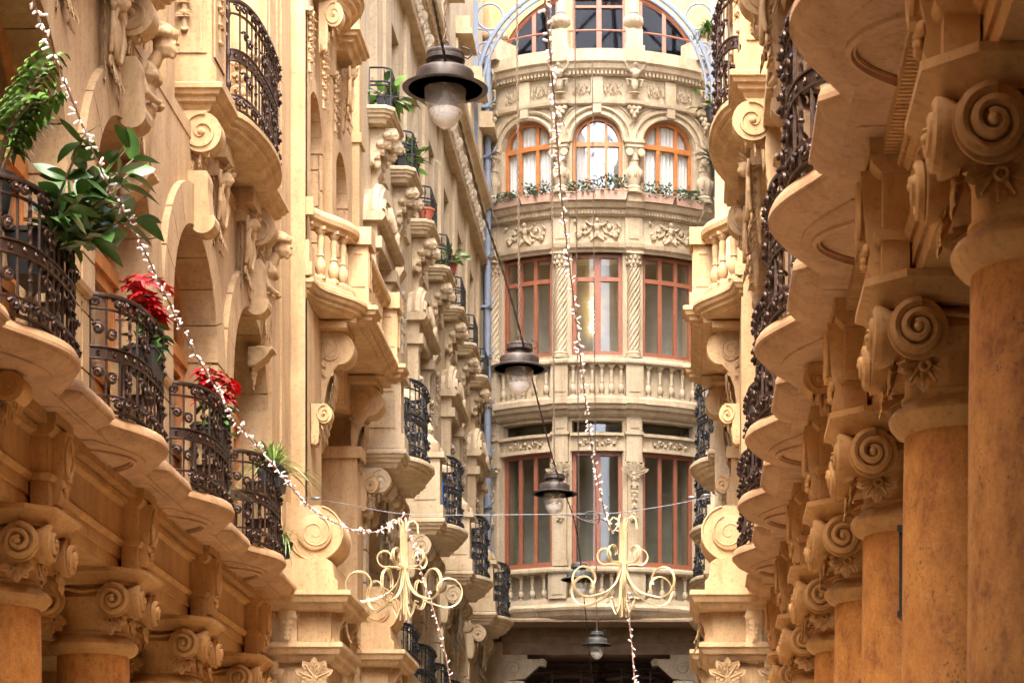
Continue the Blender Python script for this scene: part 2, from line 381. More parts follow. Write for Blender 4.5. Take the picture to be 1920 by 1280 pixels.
def spiral_yz(x, y, z, r, sg, n=20, turns=1.4):
    return [(x, y+sg*r*(1-.82*i/n)*cos(-1.2+turns*tau*i/n), z+r*(1-.82*i/n)*sin(-1.2+turns*tau*i/n)) for i in range(n+1)]
def caryatid_mb():
    """bust of a bowed figure with thick hair under the cornice, side scrolls, on a tapering stem; origin top"""
    mb = MB()
    mb.ball((.33, 0, -.24), (.105, .09, .125)); mb.ball((.405, 0, -.27), (.04, .055, .08)); mb.ball((.44, 0, -.275), (.02, .016, .026))   # skull, face, nose
    mb.ball((.435, 0, -.315), (.018, .03, .010)); mb.ball((.395, 0, -.345), (.03, .035, .028)); mb.ball((.44, 0, -.235), (.018, .06, .012))
    mb.ball((.30, 0, -.13), (.16, .145, .075))                                                    # rolled hair
    for k in range(11):
        a = -1.9+k*.38; mb.ball((.28+.13*cos(a), .135*sin(a), -.155), (.036, .036, .042))
        mb.ball((.27+.10*cos(a), .115*sin(a), -.09), (.036, .036, .036))
    mb.tube([(.29, 0, -.30), (.23, 0, -.43)], [.055, .065], 8)
    mb.ball((.19, 0, -.53), (.105, .185, .13)); mb.ball((.175, 0, -.70), (.085, .125, .15)); mb.ball((.17, 0, -.86), (.095, .13, .11))
    for sg in (-1, 1):
        mb.ball((.255, sg*.07, -.55), (.05, .062, .055))
        mb.tube([(.18, sg*.17, -.46), (.16, sg*.225, -.60), (.21, sg*.20, -.76), (.27, sg*.10, -.80)], [.06, .052, .045, .035], 8)
        mb.ball((.29, sg*.06, -.80), (.035, .045, .03))
        mb.tube([(.04, sg*.17, -.30), (.06, sg*.23, -.45), (.05, sg*.25, -.75), (.09, sg*.22, -.98)], [.03, .035, .035, .03], 6)
        mb.tube(spiral_yz(.11, sg*.15, -1.02, .10, sg), [.032-.0008*i for i in range(21)], 6)
    for k in range(7):                                                                            # drapery folds narrowing down
        a = -1.2+.4*k; mb.tube([(.13+.10*cos(a), .13*sin(a), -.84), (.12+.085*cos(a), .11*sin(a), -1.05), (.11+.055*cos(a), .07*sin(a), -1.28), (.10+.03*cos(a), .04*sin(a), -1.42)], [.028, .028, .022, .016], 6)
    mb.ball((.12, 0, -1.1), (.09, .10, .30))
    return mb
def corbel_drop_mb():
    mb = MB(); mb.prism([(0, 0), (.27, 0), (.29, -.04), (.24, -.07), (.20, -.14), (.13, -.2), (.09, -.24), (0, -.24)], 'y', -.13, .13)
    for i in range(5): mb.ball((.05, 0, -.26-.055*i), (.055-.009*i, .065-.011*i, .045))
    return mb
def rosette(mb, c, r, T=None):
    mb.ball(c, (r*.5, r*.45, r*.45), T, 6)
    for k in range(5): a = tau*k/5; mb.ball((c[0]-r*.1, c[1]+r*.62*cos(a), c[2]+r*.62*sin(a)), (r*.28, r*.4, r*.4), T, 6)

print('carvings')
ME = {}
def carve_set(mat, sfx):
    ME['caryatid'+sfx] = carved(caryatid_mb(), 'caryatid', mat, .010, 1, 0)
    bl = MB()
    for g in (-1, 1):
        for k in range(3): stone_leaf(bl, (.07, g*.20, -.42-.16*k), (.1, g*.9, -.7), (1, 0, 0), .14, .12, .2)
    for g in (-1, 0, 1): stone_leaf(bl, (.16, g*.07, -1.12), (-.05, g*.35, -1), (1, 0, 0), .24, .15, .1)
    join_blades(ME['caryatid'+sfx], bl)
    ME['stemdrop'+sfx] = carved(corbel_drop_mb(), 'pendant', mat, .014)
    ME['cart'+sfx] = carved(cartouche_mb(.95), 'cartouche', mat, .010, 1, 0)
    bl = MB()
    for k in range(6):
        for g in (-1, 1): stone_leaf(bl, (.06, g*.20, -.08-.13*k), (.05, g*1.0, -.5), (1, 0, 0), .14, .11, .25, 3)
    for g in (-1, 0, 1): stone_leaf(bl, (.10, g*.06, -.55), (.05, g*.5, -1), (1, 0, 0), .24, .14, .25)
    for g in (-1, 0, 1): stone_leaf(bl, (.14, g*.08, 0), (.4, g*.8, .5), (1, 0, 0), .16, .10, .6)
    join_blades(ME['cart'+sfx], bl)
    ME['drop'+sfx] = carved(drop_mb(), 'garland', mat, .007, 1, 0)
    bl = MB()
    for k in range(6):
        for g in (-1, 1): stone_leaf(bl, (.02, 0, .02-.10*k), (.2, g*1, -.55), (1, 0, 0), .11*(1-.1*k), .055, .5, 3)
    join_blades(ME['drop'+sfx], bl)
    ME['relief'+sfx] = carved(relief_mb(.95, .46, 2, True), 'figure_relief', mat, .009, 1, 0)
    ME['scrollrel'+sfx] = carved(relief_mb(.85, .24, 5), 'scroll_relief', mat, .0075, 1, 0)
    a = MB(); [stone_leaf(a, (.01, 0, 0), (.1, sin(q), cos(q)), (1, 0, 0), .2, .14, .3) for q in (-1.2, -.6, 0, .6, 1.2)]; a.ball((.02, 0, 0), .035); ME['leaf'+sfx] = a.mesh('leaf_carving', mat)
    g = MB()                                                # grotesque: winged bust bracket, origin at top
    g.ball((.17, 0, -.13), (.10, .10, .12)); g.ball((.15, 0, -.34), (.11, .12, .14)); g.ball((.10, 0, -.6), (.09, .10, .18)); g.ball((.25, 0, -.14), (.04, .04, .05))
    for sg in (-1, 1):
        g.tube([(.12, sg*.05, -.32), (.16, sg*.18, -.22), (.18, sg*.26, -.06), (.14, sg*.34, 0)], [.06, .06, .05, .02], 6)
        g.tube([(.08, sg*.08, -.5), (.13, sg*.2, -.5), (.10, sg*.16, -.66)], [.05, .045, .03], 6)
        g.ball((.2, sg*.07, -.32), (.05, .06, .06)); g.ball((.1, sg*.13, -.02), (.06, .05, .05))
    g.ball((.08, 0, -.82), (.10, .16, .035)); ME['grot'+sfx] = carved(g, 'grotesque', mat, .010, 1, 0)
    p = MB()
    for i, (n_, z) in enumerate(((3, -.04), (2, -.13), (1, -.21))):
        for k in range(n_): p.ball((.06, (k-(n_-1)/2)*.10, z), (.06, .055, .055))
    p.ball((.04, 0, -.28), (.035, .03, .04)); ME['grape'+sfx] = carved(p, 'pendant_bunch', mat, .011)
    f = MB()                                                # flower bunch console under the small balconies
    rnd = random.Random(3)
    for (x, y, z, q) in ((.34, 0, -.10, .085), (.26, .10, -.12, .07), (.26, -.10, -.12, .07), (.24, 0, -.22, .08), (.15, .09, -.25, .06), (.15, -.09, -.25, .06), (.15, 0, -.34, .065), (.10, .05, -.43, .045), (.10, -.05, -.43, .045)):
        f.ball((x, y, z), q)
        for k in range(6): a = tau*k/6+x*9; f.ball((x+.03, y+q*.75*cos(a), z+q*.75*sin(a)), q*.42)
    f.prism([(0, 0), (.38, 0), (.36, -.05), (.22, -.22), (.09, -.44), (0, -.6)], 'y', -.07, .07)
    for g in (-1, 1): f.tube(spiral_yz(.05, g*.10, -.52, .07, g), [.024-.0006*i for i in range(21)], 6)
    f.ball((.10, 0, -.53), (.06, .05, .08)); ME['bunch'+sfx] = carved(f, 'flower_console', mat, .010, 1, 0)
carve_set('ochre', ''); carve_set('cream', '_c')
# ---------------------------------------------------------------- pieces of the arcade bay (2.7 m)
BAY = 2.7
SP = [(-.012, 3.992), (.006, 3.985), (.020, 3.962), (.030, 3.935), (.030, 3.910), (.012, 3.905), (.006, 3.885), (-.02, 3.858), (-.06, 3.838), (-.12, 3.828), (-.145, 3.826), (-.148, 3.812), (-.168, 3.812)]
def capital_mb():
    mb = MB()
    mb.lathe([(.288, 2.465), (.33, 2.485), (.355, 2.515), (.362, 2.545), (.345, 2.575), (.31, 2.595), (.292, 2.61), (.288, 2.62), (.30, 2.63), (.30, 2.645), (.285, 2.65),
              (.285, 2.80), (.30, 2.83), (.335, 2.87), (.35, 2.91), (.33, 2.95), (.33, 3.02)], seg=40)
    def octo(hf, ch): return [(hf, -hf+ch), (hf, hf-ch), (hf-ch, hf), (-hf+ch, hf), (-hf, hf-ch), (-hf, -hf+ch), (-hf+ch, -hf), (hf-ch, -hf)]
    mb.loft([[(x, y, z) for x, y in octo(hf, ch)] for hf, ch, z in ((.40, .14, 3.005), (.41, .145, 3.03), (.44, .155, 3.05), (.465, .165, 3.085), (.50, .18, 3.095), (.50, .18, 3.13))])
    for q in range(4):
        T = Matrix.Rotation(q*pi/2, 4, 'Z')
        for sg in (-1, 1):
            cy, cz, x0 = sg*.262, 2.875, .445
            r = .140
            mb.loft([[(x0-.20, cy+.62*r*cos(a), cz+.62*r*sin(a)) for a in [tau*i/28 for i in range(28)]],
                     [(x0-.10, cy+.80*r*cos(a), cz+.80*r*sin(a)) for a in [tau*i/28 for i in range(28)]],
                     [(x0-.03, cy+r*cos(a), cz+r*sin(a)) for a in [tau*i/28 for i in range(28)]],
                     [(x0-.015, cy+r*cos(a), cz+r*sin(a)) for a in [tau*i/28 for i in range(28)]]], T=T)
            sp = [(x0-.012+.045*(i/44), cy+sg*q_*cos(a), cz+q_*sin(a)) for i, (q_, a) in enumerate([(r*(.88-.74*t), pi/2+.1-t*2.1*tau) for t in [i/44 for i in range(45)]])]
            mb.tube(sp, [.0265*(1-.34*i/44) for i in range(45)], 6, T=T)
            mb.ball((x0+.03, cy, cz), (.022, .024, .024), T, 8)
            # leaf hanging below the volute
            for q in (-1.1, -.55, 0, .55, 1.1): stone_leaf(mb, T @ Vector((x0-.10, cy*.9, cz-.13)), (T.to_3x3() @ Vector((.05, sin(q), -cos(q)))), (T.to_3x3() @ Vector((1, 0, .0))), .15-.03*abs(q), .105, .25, 3)
            mb.tube([(x0-.07, cy*.86+.022*cos(a), cz-.155+.022*sin(a)) for a in [tau*i/10 for i in range(10)]], .010, 5, True, T)
        mb.tube([(.33, -.16, 2.985), (.345, 0, 2.955), (.33, .16, 2.985)], .018, 6, T=T)
        for k in range(-2, 3):                              # eggs and darts between the volutes
            mb.ball((.315-.012*abs(k), k*.062, 2.885), (.03, .022, .04), T, 7)
            mb.ball((.300, k*.062+.031, 2.865), (.02, .007, .035), T, 5)
        Tc = Matrix.Rotation(q*pi/2+pi/4, 4, 'Z')
        for k in range(3): mb.tube([(.43-.012*k, -.03+.03*k, 2.99), (.45-.01*k, -.03+.03*k, 2.88), (.40-.01*k, -.03+.03*k, 2.76)], .016, 5, T=Tc)
    return mb
def shaft_mb():
    mb = MB(); mb.lathe([(.300, -1.30), (.303, -.6), (.303, .3), (.300, 1.2), (.295, 2.0), (.288, 2.47)], seg=48)
    return mb
def base_mb():
    mb = MB(); mb.box(-.42, .42, -.42, .42, -1.6, -1.48)
    mb.lathe([(.40, -1.48), (.41, -1.45), (.40, -1.41), (.36, -1.40), (.345, -1.37), (.37, -1.345), (.37, -1.32), (.31, -1.30)], seg=40); return mb
def entab_mb():
    """from the middle of one column to the middle of the next, y 0..BAY"""
    mb = MB()
    mb.box(-.50, -.03, 0, BAY, 3.132, 3.24); mb.box(-.49, -.012, 0, BAY, 3.24, 3.335)
    mb.prism([(-.3, 3.335), (.005, 3.335), (.02, 3.35), (.03, 3.375), (.022, 3.39), (.0, 3.40), (-.3, 3.40)], 'y', 0, BAY)
    mb.box(-.5, 0, 0, BAY, 3.40, 3.72)
    for s in (.30, BAY-.30-.0):                            # thin frame on the frieze panel
        pass
    mb.prism([(-.3, 3.655), (.008, 3.655), (.025, 3.67), (.05, 3.695), (.055, 3.72), (.03, 3.735), (-.3, 3.735)], 'y', 0, BAY)
    mb.box(-.3, .06, 0, BAY, 3.735, 3.822)
    n = 58
    for i in range(n):                                     # dentils and small darts
        y = (i+.18)*BAY/n; mb.box(.055, .125, y, y+BAY/n*.60, 3.735, 3.818)
        mb.ball((.046, (i+.5)*BAY/n, 3.695), (.018, BAY/n*.36, .024), None, 5)
    # dosserets above both columns (half a bay end each side is covered by the neighbour)
    for y0, s in ((0, 1), (BAY, -1)):
        a, b = (0, .21) if s > 0 else (BAY-.21, BAY)
        mb.box(0, .13, a, b, 3.132, 3.34); mb.box(0, .125, a, b, 3.395, 3.70)
        a2, b2 = (0, .235) if s > 0 else (BAY-.235, BAY)
        mb.prism([(0, 3.34), (.14, 3.34), (.155, 3.355), (.165, 3.38), (.14, 3.395), (0, 3.395)], 'y', a2, b2)
        mb.prism([(0, 3.655), (.135, 3.655), (.15, 3.67), (.175, 3.695), (.18, 3.725), (.15, 3.74), (0, 3.74)], 'y', a2, b2)
        mb.box(0, .19, a2, b2, 3.74, 3.822)
    return mb
def shield_mb():
    """oval shield bracket on the dosseret, origin at column axis"""
    mb = MB(); mb.prism([(.125, 3.70), (.125, 3.20), (.165, 3.19), (.19, 3.24), (.178, 3.32), (.20, 3.42), (.215, 3.60), (.225, 3.70)], 'y', -.105, .105)
    mb.tube([(.222, .085*cos(a), 3.53+.135*sin(a)) for a in [tau*i/24 for i in range(24)]], .018, 6, True)
    mb.ball((.205, 0, 3.53), (.035, .055, .10))
    for i in range(3): mb.ball((.195, 0, 3.335-.03*i), (.025, .045-.012*i, .028))
    for s in (-1, 1): mb.ball((.19, s*.07, 3.34), (.025, .03, .03))
    mb.box(.17, .235, -.04, .04, 3.37, 3.40)
    return mb
def bow_plan(hw=.82, v0=.31, dv=.27, n=22):
    return [(v0+dv*max(0, cos(pi/2*t))**1.15, t*hw) for t in [-1+2*i/n for i in range(n+1)]]
def bow_slab_mb(console=False):
    mb = MB(); p = bow_plan(); slab(mb, [(0, -.82), p[0]]+p[2:-2]+[p[-1], (0, .82)], SP, False)
    if not console:                                        # D shaped sunk panel seen as two rims
        for q, r in ((1, .022), (.82, .011)):
            d = [(.10+.26*(1-q)*.5, .40*q*(-1+2*i/8), 3.806) for i in range(9)]+[(.10+.26*(1-q)*.5+.26*q*max(0, cos(pi/2*t))**.8, .40*q*t, 3.806) for t in [1-2*i/14 for i in range(1, 14)]]
            mb.tube(d, r, 5, True)
    return mb
def block_slab_mb():
    mb = MB(); slab(mb, [(0, -.53), (.30, -.53), (.41, -.42), (.41, .42), (.30, .53), (0, .53)], SP)
    return mb
def notch_slab_mb():
    mb = MB(); slab(mb, [(0, -.0), (.25, -.0), (.25, .10), (0, .10)], SP); return mb
def rail_mb(w=1.56, d0=.10, dv=.41, z0=4.0, H=.86, step=.118, power=3.0, curls=True):
    """wrought railing bowing out from the wall; origin at bay centre"""
    mb = MB(); N = 120
    raw = []
    for i in range(N+1):
        t = -1+2*i/N; s = sin(pi/2*t); raw.append((d0+dv*(1-abs(s)**power)**(1/power) if abs(s) < 1 else d0, s*w/2))
    L = [0]
    for i in range(N): L.append(L[-1]+math.dist(raw[i], raw[i+1]))
    def at(s):
        s = max(0, min(L[-1], s))
        for i in range(N):
            if L[i+1] >= s:
                t = (s-L[i])/max(1e-9, L[i+1]-L[i]); x = raw[i][0]*(1-t)+raw[i+1][0]*t; y = raw[i][1]*(1-t)+raw[i+1][1]*t
                dx = raw[i+1][0]-raw[i][0]; dy = raw[i+1][1]-raw[i][1]; q = math.hypot(dx, dy) or 1
                return x, y, dy/q, -dx/q                   # position and outward normal
        return raw[-1][0], raw[-1][1], 0, 1
    n = int(L[-1]/step); st = L[-1]/n; Z = lambda f: z0+H*f
    plan = [at(L[-1]*i/44)[:2] for i in range(45)]
    def rail(z, hz, t, off=0):
        sweep(mb, plan, [(off-t, z-hz), (off+t, z-hz), (off+t*1.1, z), (off+t, z+hz), (off-t, z+hz), (off-t, z-hz)])
    rail(Z(1), .014, .025); rail(Z(.885), .007, .012); rail(Z(.46), .006, .014); rail(Z(.56), .006, .014); rail(Z(.15), .007, .012); rail(Z(.02), .009, .016)
    rail(Z(.51), .038, .004)
    for i in range(n+1):
        x, y, nx, ny = at(i*st)
        tw = i % 2 == 0
        if i % 4 == 2 and curls: segs = ((.02, 1, 0),)
        else: segs = ((.02, .46, tw), (.56, 1, tw))
        for a, b, t in segs:
            m_ = int((b-a)*H/.017) if t else 2
            mb.tube([(x, y, Z(a)+(Z(b)-Z(a))*k/m_) for k in range(m_+1)], .0140 if t else .0115, 4, twist=.36 if t else 0, smooth=False)
        if i % 4 == 0:
            for f in (.30, .72): mb.ball((x, y, Z(f)), (.02, .02, .016), seg=6)
        if i < n:
            x2, y2, nx, ny = at((i+.5)*st)
            T = Matrix.Translation((x2, y2, Z(.51))) @ Matrix.Rotation(atan2(ny, nx), 4, 'Z')
            mb.tube([(.008, .013*cos(a), .017*sin(a)) for a in [tau*k/6 for k in range(6)]], .006, 4, True, T)
            mb.ball((.006, 0, 0), (.012, .006, .008), T, 5)
    if curls:
        def curl(s, z, r, sg, k=1.6):
            x, y, nx, ny = at(s); T = Matrix.Translation((x, y, Z(z))) @ Matrix.Rotation(atan2(ny, nx), 4, 'Z')
            nn = 16
            pts = [(.004+.038*(i/nn), sg*r*(1-.78*i/nn)*cos(2.6-k*tau*i/nn), r*(1-.78*i/nn)*sin(2.6-k*tau*i/nn)) for i in range(nn+1)]
            mb.tube(pts, [.0135*(1-.2*i/nn) for i in range(nn+1)], 5, T=T); mb.ball((.042, 0, 0), (.013, .012, .012), T, 5)
        for i in range(0, n, 2):
            c = (i+1)*st
            for z, r in ((.085, .042), (.942, .040)):
                curl(c-.040, z, r, 1); curl(c+.040, z, r, -1)
            if i % 4 == 0:
                for z in (.34, .71):
                    curl(c+st*.9-.05, z, .046, 1); curl(c+st*.9+.05, z-.045, .046, -1)
    for s in (0, L[-1]):                                    # end posts with collars
        x, y, nx, ny = at(s); mb.lathe([(.02, Z(0)), (.02, Z(.2)), (.03, Z(.22)), (.03, Z(.26)), (.018, Z(.28)), (.018, Z(.48)), (.032, Z(.52)), (.018, Z(.56)), (.018, Z(.84)), (.03, Z(.88)), (.02, Z(.94)), (.02, Z(1))], (x, y, 0), 8)
    return mb
def parapet_mb():
    """low wall pier between two bows, straight over the column"""
    mb = MB(); mb.box(-.02, .20, -.50, .50, 3.98, 4.80)
    mb.prism([(-.02, 4.80), (.22, 4.80), (.25, 4.82), (.26, 4.86), (.24, 4.88), (-.02, 4.88)], 'y', -.53, .53)
    n = 20
    for i in range(n): mb.ball((.212, -.48+.96*(i+.5)/n, 4.765), (.016, .017, .024), None, 5)
    mb.box(-.02, .225, -.51, .51, 3.98, 4.10); mb.box(.198, .212, -.36, .36, 4.20, 4.66)
    return mb
# ---- wall with round-headed opening; y from -w/2..w/2
def arch_wall_mb(w=BAY, r=.98, spring=5.54, z0=3.95, z1=7.42, vf=.16, depth=.62, ring=.34, proud=.06, key=True, N=22):
    mb = MB(); ar = [(r*cos(pi-pi*i/N), spring+r*sin(pi-pi*i/N)) for i in range(N+1)]
    pts = [(-r, z0)]+ar+[(r, z0)]; h = w/2
    # front face in quads fanned to the outline
    outl = [(-h, z0), (-h, spring)]+[(-h+w*(i/(N-2+1e-9)), z1) for i in range(N-1)]+[(h, spring), (h, z0)]
    m_ = len(pts)
    assert len(outl) == m_, (len(outl), m_)
    mb.add([(vf, y, z) for y, z in pts]+[(vf, y, z) for y, z in outl], [(i, i+1, m_+i+1, m_+i) for i in range(m_-1)])
    mb.add([(vf, y, z) for y, z in pts]+[(vf-depth, y, z) for y, z in pts], [(i, i+1, m_+i+1, m_+i) for i in range(m_-1)])
    mb.add([(vf, -h, z0), (vf, h, z0), (vf-.5, h, z0), (vf-.5, -h, z0)], [(0, 1, 2, 3)])
    # stones of the reveal, a joint between each
    z = z0+.02
    while z < spring-.1:
        zz = min(z+.42, spring)
        for s in (-1, 1): mb.box(vf-.33, vf-.012, min(s*r, s*(r-.016)), max(s*r, s*(r-.016)), z, zz-.02)
        z = zz
    nv = 9
    for k in range(nv):                                    # voussoirs
        a0 = pi-pi*k/nv-.006; a1 = pi-pi*(k+1)/nv+.006; sg = 4
        out = []
        for j in range(sg+1):
            a = a0+(a1-a0)*j/sg
            out.append([(vf-.33, (r-.016)*cos(a), spring+(r-.016)*sin(a)), (vf+proud, (r-.016)*cos(a), spring+(r-.016)*sin(a)),
                        (vf+proud, (r+ring)*cos(a), spring+(r+ring)*sin(a)), (vf-.02, (r+ring)*cos(a), spring+(r+ring)*sin(a))])
        mb.loft(out)
    z = spring-.02
    while z > z0+.3:                                       # rusticated jambs in front
        for s in (-1, 1): mb.box(vf-.02, vf+proud, min(s*(r-.016), s*(h-.02 if h < r+ring else r+ring)), max(s*(r-.016), s*(h-.02 if h < r+ring else r+ring)), z-.40, z)
        z -= .42
    if key:                                                # scrolled keystone
        zt = spring+r+ring+.12; zb = spring+r-.10
        prof = [(vf, zt), (vf+.17, zt), (vf+.185, zt-.06)]+[(vf+.17+.03*t, zt-.06-(zt-zb-.22)*t) for t in (.3, .6, 1)]
        cx, cz, rr = vf+.13, zb+.12, .115
        prof += [(cx+rr*cos(a), cz+rr*sin(a)) for a in [.45-i*(pi*1.15)/9 for i in range(10)]]+[(vf-.1, zb+.14), (vf-.1, zt)]
        mb.prism(prof, 'y', -.11, .11)
    return mb
def door_mb(r=.97, spring=5.54, z0=3.98, x=-.13):
    """frame, leaves and bars of a round-headed glazed double door"""
    mb = MB(); N = 20
    mb.tube([(x, -r+.03, z0)]+[(x, (r-.03)*cos(pi-pi*i/N), spring+(r-.03)*sin(pi-pi*i/N)) for i in range(N+1)]+[(x, r-.03, z0)], .055, 4, smooth=False)
    mb.box(x-.05, x+.07, -r, r, spring-.06, spring+.06); mb.box(x-.05, x+.05, -.055, .055, z0, spring-.06)
    mb.box(x-.04, x+.03, -.03, .03, spring+.06, spring+r-.06)
    for s in (-1, 1):
        a, b = sorted((s*.055, s*(r-.05))); b1 = a+.1; a2 = b-.1
        mb.box(x-.035, x+.035, a, b1, z0, spring-.06); mb.box(x-.035, x+.035, a2, b, z0, spring-.06)
        for z in (z0, z0+.62, spring-.16): mb.box(x-.034, x+.034, b1, a2, z, z+.10)
        mb.box(x-.02, x+.02, b1, a2, z0+.1, z0+.62); mb.box(x+.02, x+.032, b1+.08, a2-.08, z0+.2, z0+.52)
    return mb
def door_glass_mb(r=.95, spring=5.54, z0=4.6, x=-.14):
    mb = MB(); N = 20; p = [(-r, z0)]+[(r*cos(pi-pi*i/N), spring+r*sin(pi-pi*i/N)) for i in range(N+1)]+[(r, z0)]
    mb.prism([(y, z) for y, z in p], 'x', x-.004, x+.004); return mb

print('arcade pieces')
ME['shaft'] = shaft_mb().mesh('shaft', 'shaft'); ME['capital'] = capital_mb().mesh('capital', 'arc'); ME['base'] = base_mb().mesh('base', 'arc')
ME['entab'] = entab_mb().mesh('entablature', 'arc'); ME['shield'] = shield_mb().mesh('shield_bracket', 'arc')
ME['bowslab'] = bow_slab_mb().mesh('balcony_slab', 'slab'); ME['bowslab2'] = bow_slab_mb(True).mesh('balcony_slab', 'slab')
ME['block'] = block_slab_mb().mesh('cornice_block', 'slab')
ME['rail'] = rail_mb().mesh('railing', 'iron'); ME['rail_k'] = remat(ME['rail'], 'black_iron')
ME['parapet'] = parapet_mb().mesh('parapet', 'ochre')
ME['archwall'] = arch_wall_mb().mesh('arch_wall', 'ochre')
ME['door'] = door_mb().mesh('door', 'wood'); ME['doorglass'] = door_glass_mb().mesh('pane', 'glassdk')
_c = console_side(.30, .42, .22); leaf_under(_c, .30, .42, .22); ME['slabconsole'] = _c.mesh('console', 'arc')
# ---------------------------------------------------------------- ground
def structure(name, mb, mat):
    o = put(name, mb.mesh(name, mat), h=False); o['kind'] = 'structure'; return o
g = MB(); g.box(-40, 40, -30, 90, -.2, 0); structure('ground', g, 'floor')

def wall_grid(mb, vf, y0, y1, z0, z1, holes, depth=.3, back=None):
    ys = sorted({y0, y1, *[a for h in holes for a in h[:2]]}); zs = sorted({z0, z1, *[a for h in holes for a in h[2:]]})
    for i in range(len(ys)-1):
        for j in range(len(zs)-1):
            cy, cz = (ys[i]+ys[i+1])/2, (zs[j]+zs[j+1])/2
            if any(h[0] < cy < h[1] and h[2] < cz < h[3] for h in holes): continue
            mb.add([(vf, ys[i], zs[j]), (vf, ys[i+1], zs[j]), (vf, ys[i+1], zs[j+1]), (vf, ys[i], zs[j+1])], [(0, 1, 2, 3)])
    for a, b, c, d in holes:
        q = [(a, c), (b, c), (b, d), (a, d)]
        mb.add([(vf, y, z) for y, z in q]+[(vf-depth, y, z) for y, z in q], [(i, (i+1) % 4, (i+1) % 4+4, i+4) for i in range(4)])
    if back is not None:
        mb.box(vf-depth-.35, vf-depth-.3, y0, y1, z0, z1)
def framed_panel(mb, T, w, h, t=.018, m_=.035):
    """raised frame, w wide (y) h high (z), on the plane x=0 of T"""
    for a, b, c, d in ((-w/2, w/2, h-m_, h), (-w/2, w/2, 0, m_), (-w/2, -w/2+m_, m_, h-m_), (w/2-m_, w/2, m_, h-m_)):
        mb.box(-.002, t, a, b, c, d, T)
NEAR = Matrix.Rotation(-pi/2, 4, 'Z')                      # turns a front (+x) into one that faces the camera (-y)
def near_at(x, y, z): return Matrix.Translation((x, y, z)) @ NEAR
BSP = lambda z, k=1: [(0, z+.10*k), (.015*k, z+.085*k), (.015*k, z+.045*k), (-.01*k, z+.03*k), (-.02*k, z), (-.055*k, z-.01*k), (-.06*k, z-.05*k), (-.10*k, z-.07*k), (-.125*k, z-.12*k), (-.15*k, z-.125*k)]

# unit of the second floor: two pedestal boxes and a railed bow between them
def unit_plan(hb=1.78, hi=1.04, vb=.45, vw=.60, back=-.1):
    p = [(back, -hb), (vb, -hb), (vb, -hi)]
    p += [(vb+.02+(vw-vb)*max(0, cos(pi/2*t))**.7, hi*.97*t) for t in [-1+2*i/18 for i in range(19)]]
    return p+[(vb, hi), (vb, hb), (back, hb)]
def unit_slab_mb(z=7.68, k=1, **kw):
    mb = MB(); slab(mb, unit_plan(**kw), BSP(z, k)); return mb
def pedestal_mb(vb=.36, w=.66, z0=7.78, z1=10.9, x0=-.12):
    mb = MB(); h = w/2
    mb.box(x0, vb+.05, -h-.045, h+.045, z0, z0+.13)
    mb.prism([(x0, z0+.13), (vb+.04, z0+.13), (vb+.01, z0+.17), (vb, z0+.21), (x0, z0+.21)], 'y', -h-.03, h+.03)
    mb.box(x0, vb, -h, h, z0+.21, z1)
    L = vb-x0
    for i, (m_, t) in enumerate(((0, .014), (.04, .009))):
        framed_panel(mb, near_at((vb+x0)/2+.03, -h, z0+.27), L*.70-m_*2, z1-z0-.55-m_, t+.006*i, .02)
        framed_panel(mb, Matrix.Translation((vb, 0, z0+.27)), w*.72-m_*2, z1-z0-.55-m_, t, .02)
    return mb
def baluster_mb(h=.58, r=.062):
    mb = MB(); P = [(.95, 0), (.95, .06), (.62, .07), (.55, .10), (.75, .13), (1, .20), (1.02, .27), (.85, .34), (.55, .40), (.5, .43), (.66, .45), (.62, .47), (.46, .50), (.55, .62), (.66, .78), (.58, .82), (.5, .84), (.72, .87), (.95, .91), (1, .93), (1, 1)]
    mb.lathe([(a*r, b*h) for a, b in P], seg=14)
    mb.box(-r, r, -r, r, 0, .05*h); mb.box(-r*1.05, r*1.05, -r*1.05, r*1.05, .94*h, h); return mb
ME['unitslab'] = unit_slab_mb().mesh('balcony_slab', 'ochre')
ME['ped'] = pedestal_mb().mesh('pedestal', 'ochre')
ME['unitrail'] = rail_mb(w=1.96, d0=.36, dv=.20, z0=7.80, H=1.02, power=2.6).mesh('railing', 'iron')
_c = console_side(.46, .75, .20); leaf_under(_c, .46, .75, .20); ME['con2'] = _c.mesh('console', 'ochre')
_c = MB()
_po = [(0, 0), (.40, 0)]+[(.35+.22*cos(a), -.24+.22*sin(a)) for a in [pi/2-.3-i*(pi*.98)/14 for i in range(15)]]+[(.24, -.50), (.235, -.60), (.19, -.62), (.13, -.75), (.09, -.95), (.07, -1.2), (.05, -1.5), (0, -1.62)]
_c.prism(_po, 'y', -.17, .17)
for s in (-1, 1):
    _c.loft([[(.19+q*cos(a), s*yy, -.25+q*sin(a)) for a in [tau*i/30 for i in range(30)]] for q, yy in ((.155, .16), (.155, .19), (.14, .196), (.05, .196))])
    _c.tube([(.19+q*cos(a), s*.196, -.25+q*sin(a)) for q, a in [(.145*(1-.85*i/36), 1.9-1.7*tau*i/36) for i in range(37)]], [.014*(1-.3*i/36) for i in range(37)], 5)
    _c.tube([(.35+.205*cos(a), s*.172, -.24+.205*sin(a)) for a in [1.2-i*2.9/24 for i in range(25)]]+[(.21, s*.172, -.55), (.12, s*.172, -.72), (.07, s*.172, -.95), (.04, s*.172, -1.25)], .012, 5)
    for i in range(11):                                    # acanthus by the wall
        t_ = i/10; _c.ball((.04+.05*sin(i*1.9), s*.18, -.12-.42*t_), (.05, .022, .026), None, 6, ('Y', .6+.5*sin(i)))
for i in range(7):                                          # foliage under the curl
    t_ = i/6
    for g in (-1, 0, 1): stone_leaf(_c, (.17*(1-t_)+.08, g*.09, -.58-.12*i), (-.28, g*.35, -1), (1, 0, -.3), .20, .17, .25)
